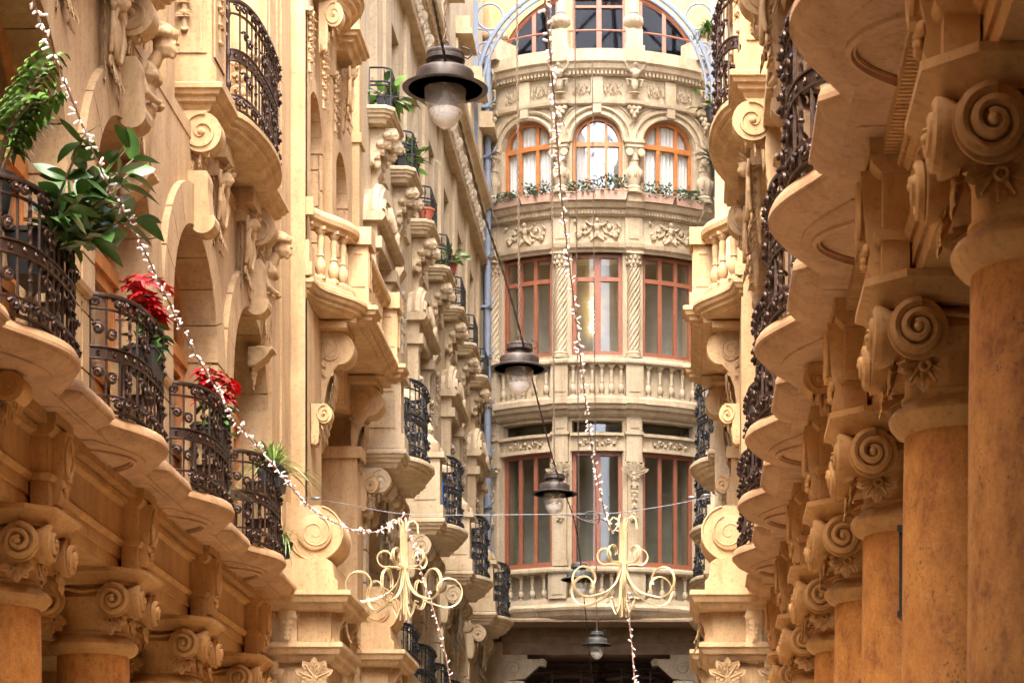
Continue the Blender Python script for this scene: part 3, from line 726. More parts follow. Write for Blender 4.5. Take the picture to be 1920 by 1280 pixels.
for s in (-1, 1):
    for k in range(4): stone_leaf(_c, (.03, s*.172, -.16-.13*k), (.8, 0, -.6), (0, s, 0), .13, .09, .5, 3)
ME['con3'] = _c.mesh('console', 'ochre')
ME['balu'] = baluster_mb().mesh('baluster', 'ochre')
def scroll_block_mb(r=.30, L=.62):
    """great spiral volute lying on a plinth, its end facing the camera, with a tail sweeping up to the wall"""
    mb = MB(); c = (.60, 4.555)
    poly = [(c[0]+r*cos(a), c[1]+r*sin(a)) for a in [1.15-i*(1.15+pi*.5)/14 for i in range(15)]]
    poly += [(.30, c[1]-r), (-.05, c[1]-r), (-.05, 5.25)]
    poly += [(.06+.0*t, 5.25) for t in (0,)]+[(.06+(c[0]-.28+.0-.06)*t**1.6+.10*t, 5.2-(5.2-c[1]-r*.92)*(t**.55)) for t in (.1, .25, .45, .65, .85, 1)]
    poly += [(c[0]+r*.12, c[1]+r*.99)]
    mb.prism(poly, 'y', -L/2, L/2)
    for s in (-1, 1):
        ro = .62*r                                          # stepped spiral disc
        mb.loft([[(c[0]+q*cos(a), s*y, c[1]+q*sin(a)) for a in [tau*i/32 for i in range(32)]] for q, y in ((ro, L/2-.01), (ro, L/2+.028), (ro*.93, L/2+.034), (ro*.5, L/2+.034))])
        sp = [(c[0]+q*cos(a), s*(L/2+.032), c[1]+q*sin(a)) for q, a in [(ro*(.97-.82*i/44), pi*.4-1.6*tau*i/44) for i in range(45)]]
        mb.tube(sp, [.014*(1-.4*i/44) for i in range(45)], 5)
        ou = [(c[0]+r*.97*cos(a), s*(L/2+.004), c[1]+r*.97*sin(a)) for a in [1.3-i*4.6/36 for i in range(37)]]
        mb.tube(ou, .012, 5)
    return mb
ME['scrollblock'] = scroll_block_mb().mesh('scroll_volute', 'ochre')
def pier_mb():
    """portal pier below the volute; y centred"""
    mb = MB()
    mb.box(-.1, .74, -.50, .62, -1.6, 3.16)
    for z, o in ((3.16, .0), (3.70, .10)):
        e = o
        slab(mb, [(-.1, -.56-e), (.80+e, -.56-e), (.80+e, .66), (-.1, .66)], [(.12, z+.20), (.125, z+.15), (.10, z+.13), (.08, z+.08), (.04, z+.06), (.02, z+.02), (0, z)])
    mb.box(-.1, .78, -.52, .64, 3.36, 3.72)
    mb.prism([(-.1, 3.90), (.86, 3.90), (.86, 4.02), (.82, 4.06), (.80, 4.22), (.74, 4.26), (-.1, 4.26)], 'y', -.60, .62)
    n = 16
    for i in range(n):                                      # bead row under the frieze and dentils above
        x = -.05+.85*i/n; mb.box(x, x+.03, -.545, -.51, 3.38, 3.42); mb.box(x, x+.032, -.56, -.51, 3.645, 3.70)
    for i in range(n+4): y = -.5+1.12*i/(n+4); mb.box(.78, .815, y, y+.032, 3.38, 3.42); mb.box(.78, .83, y, y+.034, 3.645, 3.70)
    # engaged shafts and panels facing the camera
    for x in (.10, .62):
        mb.box(x-.12, x+.12, -.57, -.50, -1.6, 3.16)
    for x in (.36,):                                        # leafed bracket between
        mb.prism([(-.62, 3.72), (-.52, 3.72), (-.52, 3.38), (-.56, 3.36), (-.60, 3.46), (-.60, 3.60), (-.66, 3.68)], 'x', x-.10, x+.10) if False else None
    return mb
ME['pier'] = pier_mb().mesh('portal_pier', 'ochre')
_c = MB(); _c.prism([(0, 0), (.14, 0), (.15, -.05), (.13, -.10), (.095, -.15), (.08, -.22), (.085, -.30), (.10, -.34), (.08, -.385), (.04, -.40), (0, -.40)], 'y', -.085, .085)
for s in (-1, 1): _c.tube([(.085+.05*(1-.8*i/20)*cos(1.5*tau*i/20), s*.087, -.075+.05*(1-.8*i/20)*sin(1.5*tau*i/20)) for i in range(21)], .008, 5)
stone_leaf(_c, (.13, 0, -.10), (-.05, 0, -1), (1, 0, 0), .24, .12, .5); ME['smallcon'] = _c.mesh('console', 'ochre')

def seg_part(root, name, mb, mat='ochre', loc=(0, 0, 0)): return put(name, mb.mesh(name, mat), root, loc)

def side_building(name, Xf, sx, col0, n_col, ucen, UV, label):
    root = thing(name, label, 'building', (Xf, 0, 0), scale=(sx, 1, 1))
    y_end = col0+BAY*(n_col-1)
    for k in range(n_col):
        u = col0+BAY*k
        s = put('column', ME['shaft'], root, (-.28, u, 0)); sub('capital', ME['capital'], s); sub('column_base', ME['base'], s)
        e = put('entablature', ME['entab'], root, (0, u, 0)) if k < n_col-1 else None
        b = put('cornice_block', ME['block'], root, (0, u, 0)); sub('shield_bracket', ME['shield'], b); sub('parapet', ME['parapet'], b)
        if k < n_col-1:
            c = u+BAY/2; special = abs(c-15.6) < .6
            sl = put('balcony', ME['bowslab2' if special else 'bowslab'], root, (0, c, -.003)); sub('railing', ME['rail'], sl)
            if special: sub('console', ME['slabconsole'], sl, (0, 0, 3.812))
            aw = put('arched_bay', ME['archwall'], root, (0, c+.35, 0))
            d = put('door', ME['door'], root, (0, c+.35, 0)); sub('pane', ME['doorglass'], d)
    w0_ = min(13.0, col0+.35)
    # notches between bows and blocks, gallery behind the columns
    m_ = MB(); m_.prism([(-.52, 3.819), (.30, 3.819), (.305, 3.90), (.31, 3.94), (.31, 3.975), (-.52, 3.975)], 'y', col0-.0, y_end+.5)
    seg_part(root, 'cornice', m_, 'slab')
    m_ = MB(); m_.box(-3.2, -.5, col0-3, 48.4, 3.30, 3.42)
    for k in range(n_col+8):
        u = col0+BAY*k; m_.box(-3.2, -.5, u-.15, u+.15, 3.14, 3.30); m_.box(-2.9, -.8, u+.55, u+BAY-.55, 3.27, 3.30)
    seg_part(root, 'gallery_ceiling', m_, 'arc')
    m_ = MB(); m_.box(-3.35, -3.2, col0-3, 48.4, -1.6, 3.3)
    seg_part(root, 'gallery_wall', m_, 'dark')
    m_ = MB(); m_.box(-.6, 0, 4.6, max(col0-.1, 4.7), 3.13, 12); m_.box(-.6, -.1, 4.6, w0_, 8.0, 12)
    m_.box(-.1, .45, 4.6, max(col0-.1, 4.7), 3.86, 3.98); seg_part(root, 'near_wall', m_, 'arc')
    # wall over the arcade, second floor
    w0 = col0+.35
    w0 = min(13.0, w0)
    m_ = MB(); m_.box(-.5, .16, y_end+.348, 26.1, 3.98, 7.42); m_.box(-.6, -.46, w0, 26.1, 3.98, 7.42)
    seg_part(root, 'lower_wall', m_)
    m_ = MB(); m_.box(-.5+UV, -.04+UV, w0, 26.1, 7.40, 10.9); m_.box(-.5, .17+UV, w0, 26.09, 7.30, 7.425)
    m_.box(-.3, .26, 25.05, 26.11, 3.99, 10.9); m_.box(-.3, .285, 25.5, 26.105, 3.985, 10.9)
    m_.box(-.5, .44, 26.06, 26.20, 3.99, 11.0)
    for u in (19.7, 20.7, 25.2): m_.box(-.1+UV, .10+UV, u, u+.34, 7.42, 10.9)
    m_.box(-.5+UV, -.045+UV, w0, 26.1, 10.9, 12.5); m_.box(-.5+UV, .35+UV, 26.1, 30.8, 11.9, 15)
    seg_part(root, 'upper_wall', m_)
    for c in ucen:
        s = put('balcony', ME['unitslab'], root, (UV, c, 0)); sub('railing', ME['unitrail'], s)
        for q in (-1, 1):
            p = put('pedestal', ME['ped'], root, (UV, c+q*1.40, 0))
            g_ = sub('garland', ME['drop'], p, (.12, -.335, 9.0), -pi/2, (1, 1.5, 1.25)); sub('garland', ME['drop'], p, (.37, 0, 9.0), 0, (1, 1.5, 1.25))
        sub('console', ME['con2'], s, (-.02, -1.60, 7.55)); sub('console', ME['con2'], s, (-.02, 1.20, 7.55))
        sub('bracket_block', ME['brk'], s, (0, -.75, 7.55)); sub('bracket_block', ME['brk'], s, (0, .62, 7.55))
        sub('cartouche', ME['cart'], s, (.16, -.75, 7.28), 0, (.8, .8, .9)); sub('cartouche', ME['cart'], s, (.16, .62, 7.28), 0, (.8, .8, .9))
        ca = put('caryatid', ME['caryatid'], root, (.10+UV*.1, c+1.60, 7.50), 0, (.95, .9, .85)); sub('pendant', ME['stemdrop'], ca, (-.02, 0, -1.45))
    return root
_b = MB(); _b.box(-.2, .34, -.20, .20, -.16, 0); _b.box(-.2, .26, -.16, .16, -.32, -.16); ME['brk'] = _b.mesh('bracket_block', 'ochre')

def curve_pts(a, b, n=10, ex=.5):
    """S curve in plan from a to b"""
    return [(a[0]+(b[0]-a[0])*(.5-.5*cos(pi*t)), a[1]+(b[1]-a[1])*t) for t in [i/n for i in range(n+1)]]
def pavilion(root, UV):
    """loggia bay between the arcade and the far range: balustraded balcony on two great brackets"""
    vf = .41; f = 1.01; y0, yc, yd, y1 = 26.12, 27.25, 30.2, 30.62
    # walls with openings
    m_ = MB()
    nz = 16; 
    seg = arch_wall_mb(w=3.4, r=1.05, spring=5.5, z0=4.2, z1=7.42, vf=vf, depth=1.2, ring=.26, proud=.03, key=False)
    m_.merge(seg, Matrix.Translation((-.62, 28.45, 0))); m_.box(vf-.8, vf+.03, 26.1, 27.22, 3.98, 7.19); m_.box(vf-.8, vf+.03, 30.03, 30.7, 3.98, 7.19)
    m_.box(vf-.8, vf, 27.22, 30.03, 6.75, 7.19); m_.box(vf-.8, vf+.08, 29.80, 30.14, 3.98, 6.2); m_.box(vf-.8, vf+.14, 29.76, 30.18, 6.2, 6.34)
    m_.box(-1.5, -1.4, 26.1, 30.7, 3.98, 7.4)
    seg_part(root, 'loggia_wall', m_, loc=(UV, 0, 0))
    m_ = MB()
    for c in (27.22, 29.25):
        m_.merge(arch_wall_mb(w=2.03, r=.52, spring=9.28, z0=7.4, z1=11.9, vf=vf-.06, depth=.5, ring=.13, proud=.025, key=False), Matrix.Translation((0, c, 0)))
    m_.box(-.3, vf-.06, 26.1, 26.205, 7.4, 11.9); m_.box(-.3, vf-.06, 30.265, 30.7, 7.4, 11.9)
    for u in (26.12, 28.05, 30.35):
        m_.box(.1, vf+.03, u, u+.32, 7.42, 11.9); m_.box(.1, vf+.06, u-.03, u+.35, 10.3, 10.42); m_.box(.1, vf+.07, u-.04, u+.36, 7.42, 7.8)
    m_.box(-.35, -.25, 26.1, 30.7, 7.4, 11.9)
    seg_part(root, 'upper_loggia_wall', m_, loc=(UV, 0, 0))
    for c in (27.22, 29.25):
        d = seg_part(root, 'window', door_mb(.52, 9.28, 7.9, .06), 'wood', (UV, c, 0)); sub('pane', door_glass_mb(.5, 9.28, 7.95, .04).mesh('pane', 'glassdk'), d)
    # slab and balustrade
    def plan(o): return [(vf-.2, y0-o*.0), (vf+.10+o, y0-o*.0), (vf+.12+o, y0+.12)]+curve_pts((vf+.12+o, y0+.12), (f-.06+o, yc-.06))[1:]+[(f-.06+o, yc-.02), (f+.05+o, yc-.02-o), (f+.05+o, yc+.34), (f-.04+o, yc+.34), (f-.04+o, yd-.30), (f+.05+o, yd-.30), (f+.05+o, yd+.06+o), (vf-.2, yd+.06+o)]
    m_ = MB(); slab(m_, plan(0), [(0, 7.40), (.02, 7.385), (.02, 7.35), (0, 7.335), (-.015, 7.30), (-.05, 7.29), (-.055, 7.25), (-.10, 7.235), (-.12, 7.20)])
    slab(m_, plan(-.10), [(0, 7.47), (.03, 7.45), (.03, 7.40), (.03, 7.39)])
    m_.merge(MB()); 
    for z, w in ((7.10, .10), (7.17, .05)): m_.box(vf-.2, f-.16-(.10 if z < 7.15 else 0), yc-.16-w+.05, yc+.38+w, z, z+.072); m_.box(vf-.2, f-.16-(.10 if z < 7.15 else 0), yd-.52-w, yd-.02+w, z, z+.072)
    s = seg_part(root, 'balcony', m_, loc=(UV, 0, 0))
    m_ = MB(); slab(m_, plan(-.07), [(0, 8.27), (.025, 8.25), (.03, 8.22), (.015, 8.19), (-.02, 8.17), (-.03, 8.13), (-.07, 8.11)])
    sub('handrail', m_.mesh('handrail', 'ochre'), s) if False else None
    # handrail as a rail (not a plate)
    pl = [(p[0]-.15, p[1]+(.0)) for p in plan(0)[1:-1]]
    pl[-1] = (f-.10, yd-.02)
    m_ = MB(); sweep(m_, plan(-.08)[1:-1], [(-.21, 8.09), (-.05, 8.09), (-.04, 8.13), (.0, 8.15), (.01, 8.20), (.0, 8.24), (-.03, 8.27), (-.21, 8.27), (-.21, 8.09)])
    sweep(m_, plan(-.08)[1:-1], [(-.22, 7.44), (-.04, 7.44), (-.04, 7.53), (-.06, 7.56), (-.20, 7.56), (-.22, 7.44)])
    for y in (yc+.16, yd-.12):
        m_.box(f-.27, f-.045, y-.14, y+.14, 7.405, 8.10); framed_panel(m_, Matrix.Translation((f-.045, y, 7.62)), .2, .4, .01, .03)
        framed_panel(m_, near_at(f-.16, y-.14, 7.62), .16, .4, .01, .03); m_.box(f-.30, f-.005, y-.19, y+.19, 8.09, 8.285)
    for y in (yc+.16, yd-.12): m_.box(f-.31, f-.037, y-.175, y+.175, 7.36, 7.59)
    m_.box(vf-.15, vf+.115, y0-.02, y0+.03, 8.08, 8.275); m_.box(vf-.15, vf+.10, y0-.02, y0+.03, 7.43, 7.57)
    sub('balustrade_rail', m_.mesh('balustrade_rail', 'ochre'), s)
    cp = curve_pts((vf+.12-.18, y0+.12), (f-.27, yc-.06), 40)
    pts = [cp[int(i)] for i in (2, 10, 18, 26, 33)]+[(f-.22, yc+.50+.235*i) for i in range(9)]
    for x, y in pts: sub('baluster', ME['balu'], s, (x+.0, y, 7.53))
    for y in (yc+.12, yd-.25): sub('great_console', ME['con3'], s, (vf, y, 7.10), 0, (.70, .85, .82))
    for y in (26.5, 30.42): sub('console', ME['con2'], s, (vf+.04, y, 6.1), 0, (.5, .8, .6))
    # upper bow slab at the top of the frame
    m_ = MB(); slab(m_, [(vf-.3, 26.3), (vf+.06, 26.3), (vf+.06, 26.9)]+[(vf+.08+.34*max(0, cos(pi/2*t))**.7, 27.75+.8*t) for t in [-1+2*i/16 for i in range(17)]]+[(vf+.10, 28.6), (vf+.26, 28.6), (vf+.26, 29.5), (vf-.3, 29.5)], BSP(11.0, 1.2))
    s2 = seg_part(root, 'balcony', m_, loc=(UV, 0, 0)) if not UV else None
    if s2: sub('console', ME['con2'], s2, (vf, 27.3, 10.85), 0, (.6, .8, .8)); sub('garland', ME['drop'], s2, (vf+.04, 27.3, 10.25)); sub('cartouche', ME['cart'], s2, (vf, 29.1, 10.75), 0, (.7, .7, .9)); sub('garland', ME['drop'], s2, (vf+.04, 28.2, 10.3)); sub('garland', ME['drop'], s2, (vf+.04, 26.3, 10.3))
    # portal piers with volutes
    for y in (26.2, 31.1):
        p = put('portal_pier', ME['pier'], root, (0, y, 0)); sub('scroll_volute', ME['scrollblock'], p, (0, -.16, 0) if y < 30 else (0, -.1, -.1))
        for x in (.34,): sub('console', ME['smallcon'], p, (x, -.52, 3.70), -pi/2)
        sub('console', ME['smallcon'], p, (.78, -.38, 3.70)); sub('console', ME['smallcon'], p, (.78, .45, 3.70)); sub('leaf_carving', ME['leaf'], p, (.34, -.53, 3.2), -pi/2)
        for x in (.10, .62):
            sub('leaf_carving', ME['leaf'], p, (x, -.585, 2.78), -pi/2); sub('leaf_carving', ME['leaf'], p, (x, -.585, 2.98), -pi/2)
    m_ = MB(); m_.box(-.5, .38, 26.8, 30.6, 3.60, 3.98); m_.box(-.5, .34, 26.8, 30.6, 3.4, 3.60); seg_part(root, 'portal_lintel', m_)

def far_range(root, UV):
    """the plainer range beyond the pavilion, up to the facade that closes the passage"""
    vf = .41+UV; P = 2.41; y0, y1 = 30.72, 48.6
    bows = [31.9+4.82*k for k in range(4)]; wins = [34.3+4.82*k for k in range(3)]; tops = [31.9+P*k for k in range(7)]
    m_ = MB()
    if UV < 0: m_.box(vf-.6, .7, y0-.1, y0+.05, 3.9, 13)
    aw = arch_wall_mb(w=P, r=.80, spring=5.25, z0=3.95, z1=6.5, vf=vf, depth=.6, ring=.26, proud=.05, key=True)
    for k in range(7): m_.merge(aw, Matrix.Translation((0, 31.9+P*k, 0)))
    m_.box(vf-.8, vf-.75, y0, y1, 3.9, 6.5); m_.box(vf-.5, vf, 47.565, y1, 3.95, 6.5)
    m_.prism([(vf-.5, 3.7), (vf+.1, 3.7), (vf+.3, 3.86), (vf+.34, 3.97), (vf-.5, 3.97)], 'y', 31.7, y1); m_.box(-.4, vf+.02, 31.7, y1, 3.2, 3.7)
    seg_part(root, 'arched_storey', m_, 'pale')
    m_ = MB()
    wall_grid(m_, vf, y0, y1, 6.5, 13.9, [(c-.42, c+.42, 7.9, 9.75) for c in wins]+[(c-.55, c+.55, 6.55, 9.2) for c in bows if c < 48]+[(c-.42, c+.42, 11.15, 13.2) for c in tops], .30)
    m_.box(vf-.55, vf-.5, y0, y1, 6.5, 13.9)
    for c in tops:                                          # plain strips running up between the windows
        m_.box(vf-.02, vf+.05, c+P/2-.22, c+P/2+.22, 10.6, 13.88)
    seg_part(root, 'upper_storey_wall', m_, 'pale')
    fr = MB(); gl = MB()
    for nm, cs, z0, z1, hw in (('window', wins, 7.9, 9.75, .42), ('door', bows, 6.55, 9.2, .55), ('window', tops, 11.15, 13.2, .42)):
        fm = MB()
        for a, b in ((-hw, -hw+.07), (-.05, .05), (hw-.07, hw)): fm.box(vf-.27, vf-.21, a, b, z0, z1)
        for z in (z0, z1-.5, z1-.08): fm.box(vf-.272, vf-.208, -hw, hw, z, z+.07)
        gm = MB(); gm.box(vf-.25, vf-.24, -hw, hw, z0, z1); fme, gme = fm.mesh(nm, 'wood'), gm.mesh('pane', 'glassdk')
        for c in cs: o = put(nm, fme, root, (0, c, 0)); sub('pane', gme, o)
    # crowning frieze and eaves
    m_ = MB()
    m_.prism([(vf-.4, 13.88), (vf+.16, 13.88), (vf+.18, 13.94), (vf+.12, 14.0), (vf+.10, 14.08), (vf+.06, 14.12), (vf+.06, 14.82), (vf+.10, 14.86), (vf+.16, 14.95), (vf+.24, 15.02), (vf+.26, 15.12), (vf-.4, 15.14)], 'y', y0, y1)
    for i in range(150): y = y0+.06+i*.119; m_.box(vf+.08, vf+.135, y, y+.065, 14.86, 14.94) if y < y1-.1 else None
    m_.box(vf-.4, vf+.04, y0, y1, 15.14, 19.6)
    for k in range(8):
        c = 31.0+P*k; m_.box(vf, vf+.34, c-.32, c+.75, 16.45, 16.55); m_.box(vf, vf+.30, c-.28, c+.70, 16.55, 16.78)
        m_.box(vf+.03, vf+.08, c-.25, c+.6, 15.2, 16.4)
    seg_part(root, 'crowning_cornice', m_, 'pale')
    for k in range(19): put('scroll_relief', ME['scrollrel_c'], root, (vf+.06, y0+.5+.95*k, 14.47), 0, (1.6, 1.05, 2.1))
    # small balconies of the top floor with flower-bunch consoles
    sm = MB(); slab(sm, [(0, -.60), (.24, -.60), (.34, -.50), (.34, .50), (.24, .60), (0, .60)], BSP(11.03, .9)); sm = sm.mesh('balcony', 'pale')
    sr = MB(); H = .50; z0 = 11.14
    pl = [(.02, -.50), (.21, -.50), (.29, -.44), (.29, .44), (.21, .50), (.02, .50)]
    for z in (0, .27, .32, H): sr.tube([(x, y, z0+z) for x, y in pl], .014, 4, smooth=False)
    L = []
    for i in range(len(pl)-1):
        n_ = max(1, int(math.dist(pl[i], pl[i+1])/.10))
        for k in range(n_): t = k/n_; L.append((pl[i][0]*(1-t)+pl[i+1][0]*t, pl[i][1]*(1-t)+pl[i+1][1]*t))
    for x, y in L: sr.tube([(x, y, z0), (x, y, z0+H)], .009, 4, smooth=False)
    for i, (x, y) in enumerate(L):
        if i % 2: sr.tube([(x+.01, y+.035*cos(a), z0+.13+.05*sin(a)) for a in [tau*k/8 for k in range(8)]], .008, 4, True); sr.tube([(x+.01, y+.035*cos(a), z0+.41+.04*sin(a)) for a in [tau*k/8 for k in range(8)]], .008, 4, True)
    sr = sr.mesh('railing', 'black_iron')
    strip = MB(); strip.prism([(0, 10.2), (.10, 10.2), (.13, 10.1), (.08, 10.0), (.08, 9.62), (.15, 9.5), (.05, 9.34), (0, 9.34)], 'y', -.16, .16); strip = strip.mesh('bracket_stem', 'pale')
    for c in tops:
        b = put('balcony', sm, root, (vf, c, 0)); sub('railing', sr, b)
        for q in (-.30, .30): sub('flower_console', ME['bunch_p'], b, (0, q*.85, 10.91), 0, (.9, .85, .85))
        sub('bracket_stem', strip, b, (0, 0, .3))
    # first-floor bows: slab, pedestals with finials, dark railing, pedimented doors
    us = unit_slab_mb(6.42, 1.0, hb=1.14, hi=.70, vb=.56, vw=.78, back=0).mesh('balcony', 'pale')
    ur = rail_mb(w=1.34, d0=.36, dv=.34, z0=6.54, H=1.0, power=2.4, step=.11).mesh('railing', 'black_iron')
    pd = MB(); pd.box(0, .55, -.20, .20, 6.53, 6.72); pd.box(0, .50, -.17, .17, 6.72, 7.42); pd.box(0, .57, -.22, .22, 7.42, 7.50)
    framed_panel(pd, near_at(.28, -.17, 6.8), .32, .5, .012, .03); pd.lathe([(.17, 7.50), (.19, 7.56), (.18, 7.66), (.10, 7.74), (.06, 7.80), (.09, 7.86), (.05, 7.96), (.0, 8.0)], (.30, 0, 0), 16)
    pd = pd.mesh('pedestal', 'pale')
    dr = MB()
    for s in (-1, 1):
        dr.box(0, .16, s*.78-.13, s*.78+.13, 6.53, 9.15); dr.box(0, .24, s*.78-.19, s*.78+.19, 9.15, 9.30); dr.prism([(0, 9.15), (.2, 9.15), (.12, 8.95), (.14, 8.8), (0, 8.7)], 'y', s*.78-.1, s*.78+.1)
    dr.box(0, .18, -.95, .95, 9.30, 9.48)
    dr.prism([(0, 9.48), (.26, 9.48), (.30, 9.54), (.26, 9.60), (0, 9.60)], 'y', -1.06, 1.06)
    N = 14; ar = [(.98*cos(pi*i/N), 9.60+.52*sin(pi*i/N)) for i in range(N+1)]; ai = [(.80*cos(pi-pi*i/N), 9.60+.36*sin(pi-pi*i/N)) for i in range(N+1)]
    dr.prism(ar+ai, 'x', 0, .24); dr.box(0, .12, -.82, .82, 9.60, 9.95)
    dr.tube([(.14, .98*cos(pi*i/N), 9.60+.52*sin(pi*i/N)) for i in range(N+1)], .07, 6)
    for s in (-1, 1): dr.tube([(.24, s*(.72+.17*(1-.8*i/18)*cos(1.3*tau*i/18)), 9.66+.17*(1-.8*i/18)*sin(1.3*tau*i/18)) for i in range(19)], .04, 6)
    for k in range(-3, 4): dr.ball((.17, .10*k, 9.84-.02*abs(k)), (.12, .06, .16-.02*abs(k)), None, 6)
    dr = dr.mesh('door_surround', 'pale')
    for c in bows:
        b = put('balcony', us, root, (vf, c, 0)); sub('railing', ur, b)
        for q in (-.93, .93): sub('pedestal', pd, b, (0, q, 0))
        for q in (-1.0, -.45, .45, 1.0): sub('console', ME['con2_p'], b, (0, q, 6.29), 0, (.8, .8, .85))
        sub('cartouche', ME['cart_c'], b, (.10, .0, 6.1)); s = put('door_surround', dr, root, (vf, c, 0))
        for q in (-.78, .78): sub('garland', ME['drop_c'], s, (.17, q, 8.6))
    for c in (35.5, 37.9, 40.3, 42.7):
        b = put('balcony', ME['bowslab'], root, (vf-.36, c, 0)); sub('railing', ME['rail_k'], b)
    # garlands between windows, downpipe near the end
    for c in wins:
        for q in (-.75, .75): put('garland', ME['drop_c'], root, (vf+.01, c+q, 9.6), 0, (1, 1, 1.3))
    m_ = MB(); m_.tube([(vf+.16, 48.1, 7), (vf+.16, 48.1, 18)], .07, 10)
    for z in range(8, 18): m_.tube([(vf+.16, 48.0, z), (vf+.30, 47.95, z+.1), (vf+.33, 48.0, z+.2)], .012, 4); m_.box(vf, vf+.25, 48.0, 48.2, z, z+.05)
    seg_part(root, 'downpipe', m_, 'steel')
_r = MB(); rosette(_r, (.01, 0, 0), .09); ME['ros_c'] = _r.mesh('rosette', 'cream')
ME['bunch_p'] = remat(ME['bunch_c'], 'pale'); ME['con2_p'] = remat(ME['con2'], 'pale')
print('side buildings')
# unseen block added behind the camera to keep light off the near arcade
shading_root = thing('shading_block', 'unseen ochre gateway block added behind the viewer to shade the near arcade', 'building', (-1.79, 0, 0))
m_ = MB(); m_.box(-6.5, 6.5, -22, 4.6, 5.2, 9.5); m_.box(-6.5, -2.85, -22, 4.6, -1.6, 5.2); m_.box(2.85, 6.5, -22, 4.6, -1.6, 5.2)
put('shading_block_wall', m_.mesh('shading_block_wall', 'ochre'), shading_root)
m_ = MB(); m_.prism([(-2.9, 5.2), (-2.9, 4.2), (-2.6, 4.2)]+[(-2.6*cos(pi*i/12), 4.2+.95*sin(pi*i/12)) for i in range(1, 12)]+[(2.6, 4.2), (2.9, 4.2), (2.9, 5.2)], 'y', 3.9, 4.6); put('shading_block_arch', m_.mesh('shading_block_arch', 'ochre'), shading_root)
left = side_building('arcade_building', -4.61, 1, 11.6, 6, (17.6, 23.1), 0, 'ochre arcaded building with arched doors and iron balconies on the left side')
pavilion(left, 0); far_range(left, 0)
right = side_building('arcade_building', 1.03, -1, 6.0, 8, (17.2, 22.8), .21, 'ochre arcaded building with thick pitted stone columns on the right side')
pavilion(right, .02); far_range(right, -.20)
# ---------------------------------------------------------------- bowed facade closing the passage
print('end building')
XC, R, YF = -1.83, 3.3, 47.75
endb = thing('bowed_building', 'cream bowed facade with red framed windows and stone balustrades closing the passage', 'building', (XC, YF+R, 0))
def bp(a, d, z): return ((R+d)*sin(a), -(R+d)*cos(a), z)
def ebox(mb, a0, a1, d0, d1, z0, z1, n=None):
    a0, a1 = radians(a0), radians(a1); n = n or max(1, int(abs(a1-a0)/radians(3.2))+1)
    mb.loft([[bp(a, d0, z0), bp(a, d1, z0), bp(a, d1, z1), bp(a, d0, z1)] for a in [a0+(a1-a0)*i/n for i in range(n+1)]])
def emould(mb, a0, a1, prof):
    n = max(1, int(abs(a1-a0)/2.5)+1); mb.loft([[bp(radians(a0+(a1-a0)*i/n), d, z) for d, z in prof] for i in range(n+1)])
def epart(name, mb, mat='cream', parent=None): return put(name, mb.mesh(name, mat), endb) if not parent else sub(name, mb.mesh(name, mat), parent)
def eput(name, me, a, d, z, parent=None, scale=None):
    a = radians(a); x, y, z = bp(a, d, z)
    return put(name, me, endb, (x, y, z), a-pi/2, scale)
PIL = (-39.6, -12.6, 12.6, 39.6)                            # pilaster axes in degrees round the bow
A = 47.0
mb = MB()                                                   # wall body in bands (solid where there is no opening)
gaps = ((-36.0, -15.9), (-8.8, 8.8), (15.9, 36.0)); RZ = .50
solids = ((-A, -36.0), (-15.9, -8.8), (8.8, 15.9), (36.0, A))
def band(z0, z1, d1=0, d0=-.45): ebox(mb, -A, A, d0, d1, z0, z1)
band(6.75, 7.80)
for a, b in solids: ebox(mb, a, b, -.45, 0, 7.80, 10.08)
band(10.08, 10.44)
for a, b in solids: ebox(mb, a, b, -.45, 0, 10.44, 10.70)
band(10.70, 11.92)
for a, b in solids: ebox(mb, a, b, -.45, 0, 11.92, 14.02)
band(14.02, 15.15)
# arched storey
rw = R*radians(8.0)
for a, b in solids: ebox(mb, a, b, -.45, 0, 15.15, 16.25)
for (a0, a1) in gaps:
    c = (a0+a1)/2; hw = (a1-a0)/2; n = 16
    for i in range(n):
        t0 = -1+2*i/n; t1 = -1+2*(i+1)/n; r_ = RZ
        zz = lambda t: 16.25+r_*sqrt(max(0, 1-t*t))
        A0, A1 = radians(c+hw*t0), radians(c+hw*t1)
        mb.loft([[bp(A0, -.45, zz(t0)), bp(A0, 0, zz(t0)), bp(A0, 0, 17.05), bp(A0, -.45, 17.05)], [bp(A1, -.45, zz(t1)), bp(A1, 0, zz(t1)), bp(A1, 0, 17.05), bp(A1, -.45, 17.05)]])
for a, b in solids: ebox(mb, a, b, -.45, 0, 16.25, 17.05)
band(17.05, 17.80)
epart('bowed_wall', mb)
# cornices and string courses
mb = MB()
def course(prof, steps=True, k=.05, dent=None):
    mb = MB()
    emould(mb, -A, A, prof)
    if steps:
        for p in PIL: emould(mb, p-3.1, p+3.1, [(d+k, z+(.001 if i else -.001)) for i, (d, z) in enumerate(prof)])
    if dent:
        z, n, dd = dent
        for i in range(n): a = -43+86*i/n; ebox(mb, a, a+86/n*.55, .03, dd, z-.03, z+.045, 1)
    epart('string_course', mb)
course([(-.1, 10.76), (.05, 10.76), (.10, 10.80), (.12, 10.86), (.20, 10.89), (.22, 10.96), (.26, 10.98), (-.1, 11.0)])
course([(-.1, 7.62), (.30, 7.62), (.33, 7.65), (.33, 7.70), (.30, 7.73), (-.1, 7.74)], k=.03)
course([(-.1, 11.78), (.15, 11.78), (.18, 11.81), (.18, 11.86), (.14, 11.90), (-.1, 11.91)], k=.03)
course([(-.1, 14.02), (.06, 14.02), (.08, 14.06), (.13, 14.10), (.15, 14.18), (-.1, 14.19)])
